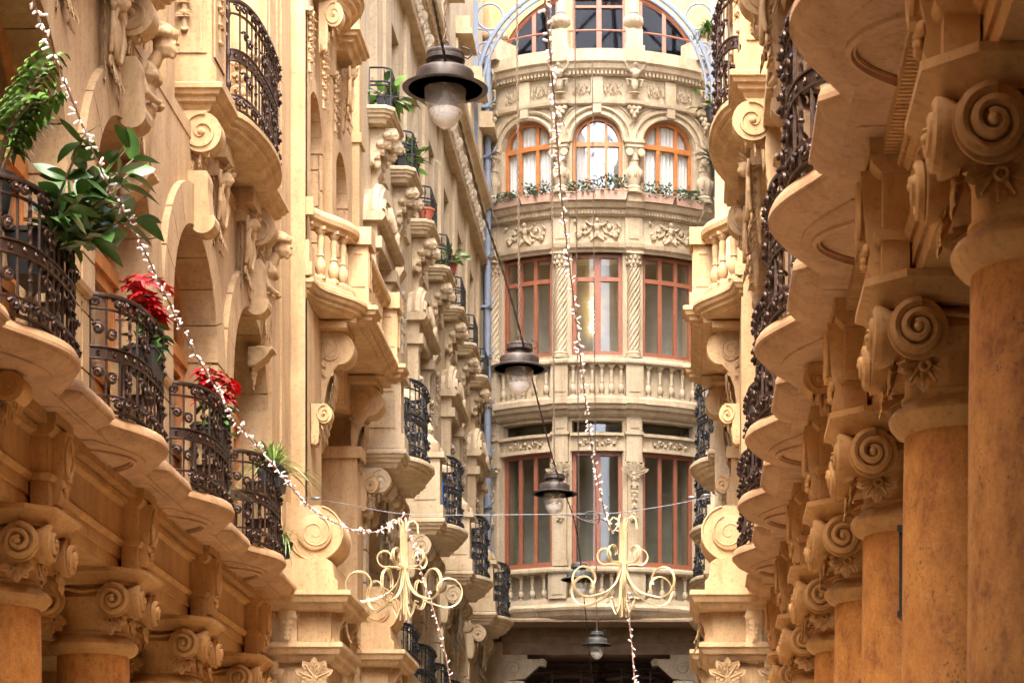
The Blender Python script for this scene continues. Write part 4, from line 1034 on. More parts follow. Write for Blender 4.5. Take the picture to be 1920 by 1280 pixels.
course([(-.1, 14.74), (.05, 14.74), (.09, 14.78), (.12, 14.86), (.17, 14.88), (.21, 14.95), (.24, 14.98), (-.1, 15.0)], dent=(14.80, 84, .12))
course([(-.1, 16.94), (.05, 16.94), (.09, 16.97), (.10, 17.03), (-.1, 17.04)])
course([(-.1, 17.52), (.06, 17.52), (.07, 17.56), (.17, 17.64), (.19, 17.72), (.24, 17.76), (.24, 17.84), (-.1, 17.85)], k=.04, dent=(17.565, 64, .13))
# lowest balcony: bulging slab, plinths and balustrade; second balustrade flush with the bow
mb = MB()
emould(mb, -A, A, [(-.6, 6.72), (.20, 6.72), (.26, 6.78), (.30, 6.86), (.34, 6.88), (.36, 6.93), (.28, 7.0), (.26, 7.02), (.24, 7.12), (-.1, 7.13)])
for p in (-23.5, -8, 8, 23.5): emould(mb, p-4, p+4, [(-.1, 6.74), (.225, 6.74), (.285, 6.79), (.325, 6.865), (.365, 6.885), (.38, 6.94), (-.1, 6.95)])
for p in PIL: ebox(mb, p-3.0, p+3.0, .05, .30, 7.12, 7.62); ebox(mb, p-1.9, p+1.9, .28, .315, 7.2, 7.52)
bal = epart('stone_balcony', mb); mb = MB()
for p in PIL: ebox(mb, p-2.9, p+2.9, -.05, .16, 11.12, 11.78); ebox(mb, p-1.8, p+1.8, .15, .175, 11.24, 11.66)
emould(mb, -A, A, [(-.1, 11.0), (.17, 11.0), (.17, 11.10), (.14, 11.15), (-.1, 11.16)])
bal2 = epart('stone_balcony', mb)
balE = baluster_mb(.52, .060).mesh('baluster', 'cream'); balE2 = baluster_mb(.63, .060).mesh('baluster', 'cream')
for (a0, a1) in ((-36.6, -15.6), (-9.8, 9.8), (15.6, 36.6)):
    n = 5
    for i in range(n+1 if a0 == -9.8 else n+0):
        a = a0+(a1-a0)*(i+.5)/(n+1 if a0 == -9.8 else n)
        for me, d, z in ((balE, .17, 7.11), (balE2, .06, 11.15)):
            aa = radians(a); x, y, z = bp(aa, d, z); sub('baluster', me, bal if z < 9 else bal2, (x, y, z), aa)
# pilasters
for p in PIL:
    mb = MB()
    ebox(mb, p-2.6, p+2.6, 0, .10, 7.80, 7.92); ebox(mb, p-2.2, p+2.2, 0, .07, 7.92, 9.85); ebox(mb, p-2.9, p+2.9, 0, .13, 9.85, 9.93)
    ebox(mb, p-2.7, p+2.7, 0, .10, 9.93, 10.42); ebox(mb, p-3.2, p+3.2, 0, .13, 10.40, 10.46); ebox(mb, p-2.6, p+2.6, 0, .09, 10.46, 10.76); ebox(mb, p-1.5, p+1.5, .08, .105, 10.53, 10.68); epart('pilaster', mb); mb = MB()
    ebox(mb, p-3, p+3, 0, .07, 14.19, 14.74); ebox(mb, p-1.6, p+1.6, .06, .09, 14.30, 14.62); epart('panelled_block', mb); mb = MB()
    ebox(mb, p-2.6, p+2.6, -.02, .12, 15.0, 15.22); epart('column_plinth', mb); mb = MB()
    ebox(mb, p-3.0, p+3.0, 0, .10, 16.10, 16.22); ebox(mb, p-3.4, p+3.4, 0, .14, 16.20, 16.27)
    epart('impost', mb)
for p in (-25.9, 0, 25.9):
    mb = MB(); ebox(mb, p-1.5, p+1.5, 0, .08, 16.78, 17.05); ebox(mb, p-2.0, p+2.0, 0, .06, 17.05, 17.5); epart('keystone', mb)
# carved lintels, frames
mb = MB()
for (a0, a1) in gaps: mb = MB(); ebox(mb, a0-.3, a1+.3, -.02, .05, 10.08, 10.15); ebox(mb, a0-.3, a1+.3, -.02, .07, 10.38, 10.44); epart('lintel', mb); mb = MB(); ebox(mb, a0-.3, a1+.3, -.02, .05, 11.9, 11.98); epart('window_moulding', mb)
for (a0, a1) in gaps:                                      # archivolt rings
    mb = MB(); c = (a0+a1)/2; hw = (a1-a0)/2; r_ = RZ
    for q, w, dd in ((1.06, .05, .05), (1.32, .05, .04), (1.62, .03, .02)):
        mb.tube([bp(radians(c+hw*q*cos(pi*i/24)), dd*.4, 16.25+r_*q*sin(pi*i/24)) for i in range(25)], w*.8, 5)
    epart('archivolt', mb)
# columns of the two upper storeys
def ocol(z0, z1, r, twist=False, flower=False):
    m_ = MB(); h = z1-z0
    m_.lathe([(r*1.5, z0), (r*1.5, z0+.05), (r*1.25, z0+.07), (r*1.35, z0+.10), (r*1.1, z0+.13), (r, z0+.15), (r*.93, z1-.30), (r*1.1, z1-.28), (r, z1-.26), (r*1.15, z1-.10), (r*1.45, z1-.03)], seg=20)
    m_.box(-r*1.5, r*1.5, -r*1.5, r*1.5, z1-.04, z1)
    if twist:
        for k in range(9):
            m_.tube([(r*.98*cos(tau*(k/9+1.35*t)), r*.98*sin(tau*(k/9+1.35*t)), z0+.16+(h-.46)*t) for t in [i/44 for i in range(45)]], .020, 5)
        for k in range(10):
            a = tau*k/10
            for zz, rr in ((-.20, .035), (-.10, .04)): m_.ball((r*1.2*cos(a+zz*9), r*1.2*sin(a+zz*9), z1+zz), (rr, rr, rr*1.3), None, 6)
    else:
        m_.lathe([(r, z0+.15), (r*1.35, z0+.30), (r*1.45, z0+.42), (r*1.1, z0+.50), (r, z0+.52)], seg=20)
        for k in range(8): a = tau*k/8; m_.ball((r*1.32*cos(a), r*1.32*sin(a), z0+.38), (.04, .04, .10), None, 6)
        for s in (-1, 1):
            m_.tube([(-(r*.9)+.0, s*(r*1.15), z1-.15)]+[(-.0-r*.6, s*r*1.15, z1-.15)], .02, 4) if False else None
            for yy in (-1, 1): m_.loft([[(s*r*1.05+.075*cos(a)*1, yy*r*1.1, z1-.14+.075*sin(a)) for a in [tau*i/14 for i in range(14)]], [(s*r*1.05+.075*cos(a), yy*(r*1.1+.05*1), z1-.14+.075*sin(a)) for a in [tau*i/14 for i in range(14)]]])
    return m_
c1 = ocol(11.92, 14.02, .115, True).mesh('column', 'cream'); c2 = ocol(15.2, 16.12, .115).mesh('column', 'cream')
for p in PIL:
    a = radians(p); x, y, z = bp(a, .02, 0)
    put('column', c1, endb, (x, y, 0), a); x, y, z = bp(a, .05, 0); put('column', c2, endb, (x, y, 0), a)
    eput('garland', ME['drop_c'], p, .08, 9.72, None, (1, 1.3, 1.5)); eput('leaf_carving', ME['leaf_c'], p, .08, 9.62, None, (1.1, 1.4, 1.1))
    eput('rosette', ME['ros_c'], p, .09, 8.75); eput('grotesque', ME['grot_c'], p, .05, 17.82, None, (.8, .8, .78)); eput('pendant_bunch', ME['grape_c'], p, .03, 16.93)
    for s in (-1, 1): pass
for (a0, a1) in gaps:
    c = (a0+a1)/2
    eput('figure_relief', ME['relief_c'], c, .0, 14.47, None, (1, 1, 1.05)); eput('scroll_relief', ME['scrollrel_c'], c, .0, 10.27, None, (1, 1, .9))
    for q in (-5.4, 5.4): eput('scroll_relief', ME['scrollrel_c'], c+q, .0, 17.28, None, (1.2, .46, 1.3))
# ---- windows: frames follow the bow
def frame(name, a0, a1, z0, z1, muls, rails, mat, w=.055, d=-.22, glassm='glassdk', arch=False, solid_bottom=0):
    m_ = MB(); k = 1/(R*radians(1)); W = w*k
    cc = (a0+a1)/2; hw = (a1-a0)/2; r_ = RZ
    top = lambda a: z1+(r_*sqrt(max(0, 1-((a-cc)/hw)**2)) if arch else 0)
    for a in (a0+W/2, a1-W/2): ebox(m_, a-W/2, a+W/2, d-.04, d+.05, z0, z1 if arch else z1, 1)
    for a, f in muls: ebox(m_, a-W*f/2, a+W*f/2, d-.035, d+.04, z0, top(a)-.02, 1)
    for z, f in rails: ebox(m_, a0, a1, d-.036, d+.045, z-w*f/2, z+w*f/2)
    ebox(m_, a0, a1, d-.042, d+.052, z0, z0+w*1.4)
    if arch:
        rings = []
        for i in range(21):
            t = pi-pi*i/20; rings.append([bp(radians(cc+hw*q*cos(t)), dd, z1+r_*q*sin(t)) for q, dd in ((1, d-.04), (1, d+.05), (.86, d+.05), (.86, d-.04))])
        m_.loft(rings)
    else: ebox(m_, a0, a1, d-.042, d+.052, z1-w, z1)
    o = put(name, m_.mesh(name, mat), endb)
    g_ = MB(); n = 12; rs = [[bp(radians(a0+(a1-a0)*i/n), d-.01, z0), bp(radians(a0+(a1-a0)*i/n), d-.01, top(a0+(a1-a0)*i/n))] for i in range(n+1)]
    g_.loft(rs, False, False, False); sub('pane', g_.mesh('pane', glassm), o)
    return o
for gi, (a0, a1) in enumerate(gaps):
    c = (a0+a1)/2; w = a1-a0
    m3 = [(a0+w*.345, 1.0), (a0+w*.655, 1.0)]; m2 = [(c, 1.8)]
    mm = m2 if gi == 1 else m3
    if gi == 1: mm1 = [(c, 2.2)]
    frame('window', a0, a1, 7.80, 10.08, mm, [], 'red_wood', .075, d=-.13)
    frame('window', a0, a1, 11.98, 14.02, mm, [(13.52, 1.1)], 'red_wood', .075, d=-.13, glassm='glass')
    frame('window', a0, a1, 15.15, 16.25, [(a0+w*.32, 1.3), (a0+w*.68, 1.3)], [(16.22, 1.7)], 'orange_wood', .055, d=-.16, arch=True, glassm='mirrorglass' if gi == 1 else 'glass')
    g_ = MB(); ebox(g_, a0, a1, -.20, -.19, 10.44, 10.70); put('transom_light', g_.mesh('transom_light', 'glassdk'), endb)
    # curtain in folds behind the arched window
    if gi != 1 or True:
        cu = MB(); n = 60; rr = []
        for i in range(n+1):
            a = a0+w*i/n; t = (a-c)/(w/2); rr.append([bp(radians(a), -.23+.02*sin(i*1.3)+.01*sin(i*.5), 15.1), bp(radians(a), -.23+.015*sin(i*1.3), 16.25+RZ*sqrt(max(0, 1-t*t)))])
        if gi == 1: rr = rr[:18]
        cu.loft(rr, True, False, False); put('curtain', cu.mesh('curtain', 'curtain'), endb)
# rooms behind the glass
mb = MB()
for z0, z1 in ((7.3, 10.9), (11.3, 14.2), (14.6, 17.2)):
    mb.box(-2.4, 2.4, -R+1.5, -R+1.6, z0, z1); mb.box(-2.4, 2.4, -R+.9, -R+2.8, z0-.1, z0); mb.box(-2.4, 2.4, -R+.8, -R+2.8, z1, z1+.1)
    for s in (-1, 1): mb.box(s*2.4-.05, s*2.4+.05, -R+.9, -R+2.8, z0, z1)
epart('rooms', mb, 'interior')
# attic: lunette wall behind a parapet with urns
mb = MB(); yw = -R+.95                                      # flat wall plane set back on the terrace
emould(mb, -A, A, [(-.35, 17.84), (.18, 17.84), (.18, 18.02), (-.35, 18.04)])
mb.box(-2.6, 2.6, yw-.1, yw+.3, 17.84, 18.25)
epart('terrace_parapet', mb)
def lun(q, n=40): return [(2.02*q*cos(pi*i/n), 18.05+1.38*q*sin(pi*i/n)*1.05) for i in range(n+1)]
mb = MB(); xs = [-5.0]+[-2.02+4.04*i/60 for i in range(61)]+[5.0]
zt = lambda x: 18.02+1.62*sqrt(max(0, 1-(x/1.98)**2))
openx = lambda x: (abs(x) < .56) or (.80 < abs(x) < 1.90)
for i in range(len(xs)-1):
    x0, x1 = xs[i], xs[i+1]; c = (x0+x1)/2
    za, zb = (zt(x0), zt(x1)) if openx(c) else (17.9, 17.9)
    if abs(c) < .56: za = zb = 19.55
    mb.loft([[(x0, yw, za), (x0, yw+.25, za), (x0, yw+.25, 21.5), (x0, yw, 21.5)], [(x1, yw, zb), (x1, yw+.25, zb), (x1, yw+.25, 21.5), (x1, yw, 21.5)]])
epart('attic_wall', mb, 'attic')
mb = MB()
for s in (-1, 1):
    pts = [(x, yw+.08, zt(x)-.05) for x in [s*(.82+1.06*i/20) for i in range(21)]]; mb.tube(pts, .05, 4, smooth=False)
    for x in (.84, 1.32): mb.box(s*x-.04, s*x+.04, yw+.05, yw+.13, 17.9, zt(x)-.03)
    mb.box(min(s*.82, s*1.9), max(s*.82, s*1.9), yw+.04, yw+.14, 17.98, 18.08)
for x in (-.53, .0, .53): mb.box(x-.05, x+.05, yw+.05, yw+.13, 17.9, 19.5)
mb.box(-.55, .55, yw+.04, yw+.14, 19.45, 19.55); mb.box(-.55, .55, yw+.045, yw+.135, 19.28, 19.33)
o = epart('lunette_window', mb, 'red_wood')
g_ = MB(); g_.box(-2.0, 2.0, yw+.095, yw+.10, 17.95, 19.6); sub('pane', g_.mesh('pane', 'glassnt'), o)
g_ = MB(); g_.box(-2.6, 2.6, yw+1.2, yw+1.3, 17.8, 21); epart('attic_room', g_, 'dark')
def urn():
    m_ = MB(); m_.lathe([(.10, 0), (.11, .03), (.07, .06), (.16, .12), (.20, .20), (.19, .27), (.12, .31), (.08, .34), (.10, .37), (.07, .45), (.075, .56), (.055, .60), (.03, .66), (0, .69)], seg=20)
    for k in range(10): a = tau*k/10; m_.ball((.17*cos(a), .17*sin(a), .20), (.04, .04, .075), None, 6)
    return m_
urn_me = urn().mesh('urn', 'cream'); lowurn = MB(); lowurn.lathe([(.22, 0), (.22, .05), (.20, .07), (.28, .14), (.28, .20), (.20, .27), (.05, .30), (0, .32)], seg=20)
for k in range(14): a = tau*k/14; lowurn.ball((.24*cos(a), .24*sin(a), .16), (.045, .045, .07), None, 6)
lowurn = lowurn.mesh('urn', 'cream')
pb = MB(); pb.box(-.20, .20, -.18, .18, 0, .12); pb.box(-.16, .16, -.15, .15, .12, .44); pb = pb.mesh('parapet_pedestal', 'cream')
pb2 = MB(); pb2.box(-.32, .32, -.3, .3, 0, .42); pb2 = pb2.mesh('parapet_pedestal', 'cream')
for p in PIL:
    inner = abs(p) < 20; a = radians(p); x, y, z = bp(a, .0, 18.0)
    q = put('parapet_pedestal', pb if inner else pb2, endb, (x, y, z), a); sub('urn', urn_me if inner else lowurn, q, (0, 0, .44 if inner else .42))
mb = MB(); mb.tube([bp(radians(a), -.02, 18.45) for a in range(-38, 39, 4)], .018, 6); epart('terrace_rail', mb, 'red_wood')
# portal under the bow: jambs, lintel, dark room with iron tracery, scroll brackets
mb = MB(); y0 = -R+.85
for s in (-1, 1):
    mb.box(s*2.3-.35, s*2.3+.35, y0-.1, y0+.4, -1.6, 6.72); mb.box(s*2.05-.10, s*2.05+.10, y0-.14, y0-.08, -1.6, 6.1)
    mb.box(min(s*1.45, s*2.0), max(s*1.45, s*2.0), y0-.02, y0+.3, 6.05, 6.14)
mb.box(-2.6, 2.6, -.1-R, y0+.5, 6.70, 6.745)
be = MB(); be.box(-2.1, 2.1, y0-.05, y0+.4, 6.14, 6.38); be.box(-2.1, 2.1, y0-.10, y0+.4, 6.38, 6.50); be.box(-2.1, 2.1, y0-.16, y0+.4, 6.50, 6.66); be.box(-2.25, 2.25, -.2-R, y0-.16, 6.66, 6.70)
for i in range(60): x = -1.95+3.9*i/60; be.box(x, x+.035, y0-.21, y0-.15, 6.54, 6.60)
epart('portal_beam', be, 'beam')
for s in (-1, 1):
    mb.prism([(s*1.98, 6.05), (s*1.12, 6.05), (s*1.05, 6.0), (s*1.08, 5.90), (s*1.2, 5.92), (s*1.5, 5.66), (s*1.98, 5.60)], 'y', y0, y0+.22)
    for cx, cz, r_ in ((1.72, 5.87, .15), (1.14, 5.97, .08)):
        mb.tube([(s*(cx+r_*(1-.8*i/24)*cos(1.5*tau*i/24)), y0-.01, cz+r_*(1-.8*i/24)*sin(1.5*tau*i/24)) for i in range(25)], .02, 5)
epart('portal', mb)
fig = MB()                                                  # figure with raised arms carrying the bracket
fig.ball((0, 0, 5.28), (.10, .11, .13)); fig.ball((0, 0, 5.36), (.12, .12, .09)); fig.ball((0, 0, 4.93), (.19, .13, .24)); fig.ball((0, 0, 4.6), (.15, .12, .22)); fig.ball((0, 0, 4.25), (.17, .13, .3))
for s in (-1, 1): fig.tube([(s*.17, 0, 5.05), (s*.27, -.05, 5.28), (s*.20, -.05, 5.47), (s*.05, -.03, 5.55)], [.075, .065, .055, .045], 7); fig.tube([(s*.08, 0, 4.2), (s*.09, 0, 3.7), (s*.09, 0, 3.2)], [.10, .08, .06], 7)
fig.ball((0, -.09, 5.26), (.03, .03, .04)); fig.box(-.22, .22, -.12, .12, 5.52, 5.6)
fm = carved(fig, 'atlas_figure', 'cream', .016)
for s in (-1, 1): put('atlas_figure', fm, endb, (s*1.72, y0-.02, 0))
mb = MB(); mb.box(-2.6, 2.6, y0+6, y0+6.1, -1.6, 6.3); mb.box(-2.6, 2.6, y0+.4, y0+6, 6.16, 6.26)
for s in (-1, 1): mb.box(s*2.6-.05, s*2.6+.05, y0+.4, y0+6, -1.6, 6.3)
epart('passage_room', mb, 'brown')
mb = MB(); yt = y0+1.3                                      # dark tracery screen
for z in (6.02, 5.93, 5.40, 5.32): mb.tube([(-1.45, yt, z), (1.45, yt, z)], .018, 4)
for s in (-1, 1):
    for (cx, rx, rz) in ((.72, .70, .20), (.72, .66, .165)): mb.tube([(s*cx+rx*cos(a), yt, 5.66+rz*sin(a)) for a in [tau*i/40 for i in range(40)]], .014, 4, True)
    for x in (.06, .42, 1.02, 1.42): mb.tube([(s*x, yt, 5.25), (s*x, yt, 6.1)], .016, 4)
    for x in (.3, .86, 1.45): mb.lathe([(.02, 5.1), (.05, 5.2), (.09, 5.3), (.05, 5.38)], (s*x, yt, 0), 8)
    mb.box(min(s*.08, s*1.44), max(s*.08, s*1.44), yt+.1, yt+.3, 6.0, 6.14)
mb.lathe([(.03, 4.95), (.12, 5.1), (.20, 5.35), (.14, 5.55), (.22, 5.7), (.1, 5.8)], (0, yt, 0), 12)
epart('tracery_screen', mb, 'iron')
# chandelier glow seen through the middle window: a lit lamp indoors
gm = bpy.data.materials.new('lit_crystal'); gm.use_nodes = True; gb = gm.node_tree.nodes['Principled BSDF']
gb.inputs['Emission Color'].default_value = (1, .62, .22, 1); gb.inputs['Emission Strength'].default_value = 1.6; M['lit'] = gm
mb = MB()
for k in range(9):
    z = 13.5-.085*k; r_ = .05+.05*sin(k*1.1)
    for j in range(6): a = tau*j/6+k; mb.ball((r_*cos(a), r_*sin(a), z), .016, None, 5)
mb.tube([(0, 0, 13.6), (0, 0, 14.1)], .008, 4)
o = put('indoor_chandelier', mb.mesh('indoor_chandelier', 'lit'), None, (XC-.12, YF+1.4, 0)); tag(o, 'lit crystal chandelier seen through the middle first-floor window of the bowed facade', 'chandelier')
# ---- steel roof arch over the passage in front of the facade
fr = thing('roof_truss', 'pale blue steel roof arch with ring filled spandrels before the end facade', 'truss', (XC, 46.4, 0))
mb = MB(); cz = 16.62
for r_, t in ((2.30, .045), (2.18, .03)): mb.tube([(r_*cos(pi*i/48), 0, cz+r_*sin(pi*i/48)) for i in range(49)], t, 6)
for i in range(0, 49, 2): mb.tube([(2.18*cos(pi*i/48), 0, cz+2.18*sin(pi*i/48)), (2.30*cos(pi*(i+1)/48), 0, cz+2.30*sin(pi*(i+1)/48))], .012, 4)
put('arch_rib', mb.mesh('arch_rib', 'steel'), fr)
mb = MB()
for s in (-1, 1):
    mb.box(s*2.30-.05, s*2.30+.05, -.04, .04, 15.2, 19.3)
    for (x, z, r_) in ((2.02, 18.18, .25), (1.5, 18.72, .16), (1.16, 18.95, .13), (2.12, 17.55, .13)):
        mb.tube([(s*x+r_*cos(a), 0, z+r_*sin(a)) for a in [tau*i/28 for i in range(28)]], .022, 5, True)
        mb.tube([(s*x+r_*.5*cos(a)*(1-.5*i/14), 0, z+r_*.5*sin(a)) for i, a in [(i, 1.4*tau*i/14) for i in range(15)]], .014, 4) if r_ < .2 else None
    mb.tube([(s*2.28, 0, 17.95), (s*2.05, 0, 17.9), (s*1.98, 0, 17.7), (s*2.12, 0, 17.6)], .018, 5)
mb.box(-2.3, 2.3, -.03, .03, 19.22, 19.32)
put('spandrel_tracery', mb.mesh('spandrel_tracery', 'steel'), fr)

# ---- glazed roof over the far half of the passage
roof = thing('glass_roof', 'ridged glass and steel roof covering the far half of the passage', 'roof', (-1.79, 38, 19.45+EYE))
mb = MB()
for k in range(13):
    y = -13+2*k*.93; mb.tube([(-2.9, y, 0), (0, y, 2.9), (2.9, y, 0)], .045, 4, smooth=False)
for x, z in ((-2.9, 0), (-1.45, 1.45), (0, 2.9), (1.45, 1.45), (2.9, 0)): mb.tube([(x, -13, z), (x, 11, z)], .05, 4, smooth=False)
sub('roof_frame', mb.mesh('roof_frame', 'steel'), roof)
for s in (-1, 1):
    g_ = MB(); g_.add([(0, -13, 2.95), (s*3.0, -13, -.03), (s*3.0, 11, -.03), (0, 11, 2.95)], [(0, 1, 2, 3)]); sub('pane', g_.mesh('pane', 'roofglass'), roof)
# ---------------------------------------------------------------- lamps, cords, garlands, plants
print('hanging things')
def W(px, py, d): return Vector(((px-1292)/4500*d, d, (1795-py)/4500*d))      # measured bearing and distance -> place (h from eye)
def lamp_mb():
    """origin at the rim plane; rim radius .30"""
    m_ = MB(); m_.lathe([(.30, 0), (.302, .007), (.27, .020), (.205, .038), (.20, .042), (.203, .108), (.196, .122), (.165, .138), (.115, .152), (.108, .156), (.108, .178), (.122, .186), (.138, .196), (.138, .218), (.130, .226), (.132, .232), (.132, .250), (.122, .262), (.05, .272), (.02, .28), (.02, .31), (.0, .312)], seg=48)
    m_.lathe([(.30, 0), (.27, -.002), (.20, .012), (.19, .02), (.15, .022), (.12, .06)], seg=48)
    m_.tube([(.02*cos(a), 0, .325+.02*sin(a)) for a in [tau*i/12 for i in range(12)]], .006, 5, True)
    for i in range(6):
        if i % 2: m_.ball((.194*cos(i), .194*sin(i), .07), .01, None, 5)
    m_.tube([(.12, 0, .235), (.16, 0, .215), (.185, 0, .24), (.175, 0, .28), (.12, 0, .30)], .006, 5)
    return m_
def globe_mb():
    m_ = MB(); m_.lathe([(.145, .02), (.145, -.03), (.142, -.07), (.134, -.12), (.118, -.17), (.095, -.215), (.066, -.250), (.034, -.272), (.0, -.279)], seg=36); return m_
def bowl_mb():
    m_ = MB(); m_.lathe([(.116, -.150), (.119, -.160), (.108, -.19), (.088, -.222), (.062, -.248), (.034, -.266), (.0, -.272)], seg=32); return m_
def chain_mb(L, off):
    m_ = MB(); n = int(L/.040)
    for i in range(n):
        t = i/n; x = off*t; z = L*t; r = .0105
        q = [(r*cos(a), .0, .024*sin(a)) for a in [tau*k/6 for k in range(6)]]
        T = Matrix.Translation((x, 0, z+.02)) @ Matrix.Rotation((i % 2)*pi/2+.5, 4, 'Z')
        m_.tube(q, .0058, 4, True, T, False)
    return m_
lm, lg, gb_, bw = lamp_mb().mesh('shade', 'lampmetal'), remat(lamp_mb().mesh('shade', 'lampmetal'), 'greymetal'), globe_mb().mesh('globe', 'globe'), bowl_mb().mesh('bowl', 'reflector')
LAMPS = [(835, 168, 16.9, 'nearest and largest hanging lamp, rust brown with a clear globe, before the upper left balconies'), (974, 692, 24.8, 'second hanging lamp, rust brown, before the middle balustrade of the bowed facade'),
         (1039.5, 926, 31.6, 'third hanging lamp, copper brown, before the lower windows of the bowed facade'), (1086, 1087, 38.7, 'dark hanging lamp before the lowest stone balustrade beside a gold garland chandelier'), (1119, 1209, 46.6, 'farthest hanging lamp, pale grey, in the portal under the bowed facade')]
for i, (px, py, d, lab) in enumerate(LAMPS):
    p = W(px, py, d); t = thing('hanging_lamp', lab, 'lamp', (p.x, p.y, p.z+EYE), group='lamps hung along the passage')
    sub('shade', lg if i > 2 else lm, t); sub('globe', gb_, t); sub('bowl', bw, t)
    L = min(11, 19.0-p.z-.3); c = sub('chain', chain_mb(L, -.008*L).mesh('chain', 'chain'), t, (0, 0, .335))
# twisted power cable running from lamp to lamp
def cat(pts, n=12):
    out = []; P = [Vector(p) for p in pts]; P = [P[0]*2-P[1]]+P+[P[-1]*2-P[-2]]
    for i in range(1, len(P)-2):
        for k in range(n):
            t = k/n; a, b, c, d = P[i-1], P[i], P[i+1], P[i+2]
            out.append(.5*((2*b)+(c-a)*t+(2*a-5*b+4*c-d)*t*t+(3*b-a-3*c+d)*t**3))
    out.append(P[-2]); return out
cp = cat([W(770, -200, 14.5), W(812, 0, 16.0), W(850, 178, 17.3), W(905, 392, 19.8), W(965, 583, 23.4), W(1040, 872, 30.4), W(1079, 985, 35.5), W(1095, 1120, 40.5), W(1112, 1290, 46.0)], 40)
mb = MB()
for ph in (0, pi):
    mb.tube([(p.x+.006*cos(i*.9+ph), p.y, p.z+.006*sin(i*.9+ph)) for i, p in enumerate(cp)], .0062, 5)
o = put('power_cable', mb.mesh('power_cable', 'cable')); tag(o, 'black twisted power cable sagging down the middle of the passage past the lamps', 'cable')
def wire(name, pts, r, mat, label, cat_='wire', n=14, extra=None):
    mb = MB(); mb.tube(cat(pts, n), r, 5)
    if extra: extra(mb)
    o = put(name, mb.mesh(name, mat)); return tag(o, label, cat_)
# cross wire that carries the two garland chandeliers
def clips(mb):
    for q, s in ((W(592, 934, 26.0), .035), (W(1298, 932, 26.6), .03), (W(1325, 928, 26.6), .03)): mb.ball(q, (s*1.8, s*.6, s*.6), None, 8)
wire('cross_wire', [W(560, 930, 25.9), W(640, 943, 26.2), W(757, 963, 26.4), W(900, 965, 26.4), W(1080, 963, 26.4), W(1168, 960, 26.4), W(1300, 938, 26.4), W(1392, 914, 26.2)], .0038, 'steelwire', 'thin grey wire stretched across the passage carrying both gold garland chandeliers', extra=clips)
wire('coiled_flex', [W(1040, 962, 26.5), W(1063, 965, 26.45), W(1080, 968, 26.4), W(1095, 975, 26.4), W(1120, 980, 26.4), W(1122, 962, 26.38), W(1100, 960, 26.4), W(1104, 976, 26.4), W(1125, 972, 26.4), W(1150, 985, 26.4)], .007, 'cable', 'black coiled flex looped at the middle of the cross wire', 'cable')
# ---- garland chandeliers of bent gold tube
def chand(name, px, py, d, label, seed):
    top = W(px, py, d); t = thing(name, label, 'chandelier', (top.x, top.y, top.z+EYE), group='gold tube chandeliers')
    rnd = random.Random(seed)
    m_ = MB()                                              # bundled stem
    for k in range(9):
        a = tau*k/9+seed; m_.tube([(.035*cos(a), .035*sin(a), -.10), (.028*cos(a), .028*sin(a), -.42), (.04*cos(a), .04*sin(a), -1.02-.06*(k % 3))], .0095, 6)
    sub('stem', m_.mesh('stem', 'gold'), t)
    def arm(a, R0, zc, r, turns, z0, z1, rr=.0078):
        m_ = MB()
        for o_ in (0, .024):
            pts = [(.03, 0, z0), (.04, 0, z0+(z1-z0)*.35)]; cx = R0
            a0 = -pi*.62
            sx_, sz_ = cx+r*cos(a0), zc+r*sin(a0)
            for q in (.35, .7): pts.append((.05+(sx_-.05)*q*q, 0, z0+(z1-z0)*.35+(sz_-z0-(z1-z0)*.35)*(1-(1-q)**1.4)))
            for i in range(20): tt = i/19; A_ = a0+turns*tau*tt; q = r*(1-.42*tt); pts.append((cx+q*cos(A_), 0, zc+q*sin(A_)))
            m_.tube([(x*cos(a)-o_*sin(a), x*sin(a)+o_*cos(a), z+o_*.3) for x, y, z in cat(pts, 3)], rr, 6)
        sub('arm', m_.mesh('arm', 'gold'), t)
    for k in range(6): arm(tau*k/6+.25+seed*.3, .47+.02*rnd.random(), -.80+.03*(k % 2), .19, .87, -.45, -.95)
    for k in range(5): arm(tau*k/5+.6+seed, .20, -.46, .105, .85, -.55, -.62)
    for k in range(4):                                     # upper crooks
        a = tau*k/4+.3+seed; m_ = MB(); m_.tube([((.03+x)*cos(a), (.03+x)*sin(a), z) for x, z in ((0, -.5), (0, -.15), (.03, -.06), (.08, -.04), (.12, -.08), (.13, -.18))], .0125, 6); sub('crook', m_.mesh('crook', 'gold'), t)
    for k in range(4):                                     # hooks below
        a = tau*k/4+.9; m_ = MB(); m_.tube([((.03+x)*cos(a), (.03+x)*sin(a), z) for x, z in ((0, -.7), (.02, -1.0), (.07, -1.10), (.12, -1.02), (.15, -.94), (.20, -.96))], .010, 6); sub('hook', m_.mesh('hook', 'gold'), t)
    return t
chand('garland_chandelier', 757, 968, 26.4, 'left chandelier of curled gold tubes hanging on the cross wire near the left wall', 0)
chand('garland_chandelier', 1168, 962, 26.4, 'right chandelier of curled gold tubes hanging before the bowed facade', 1)
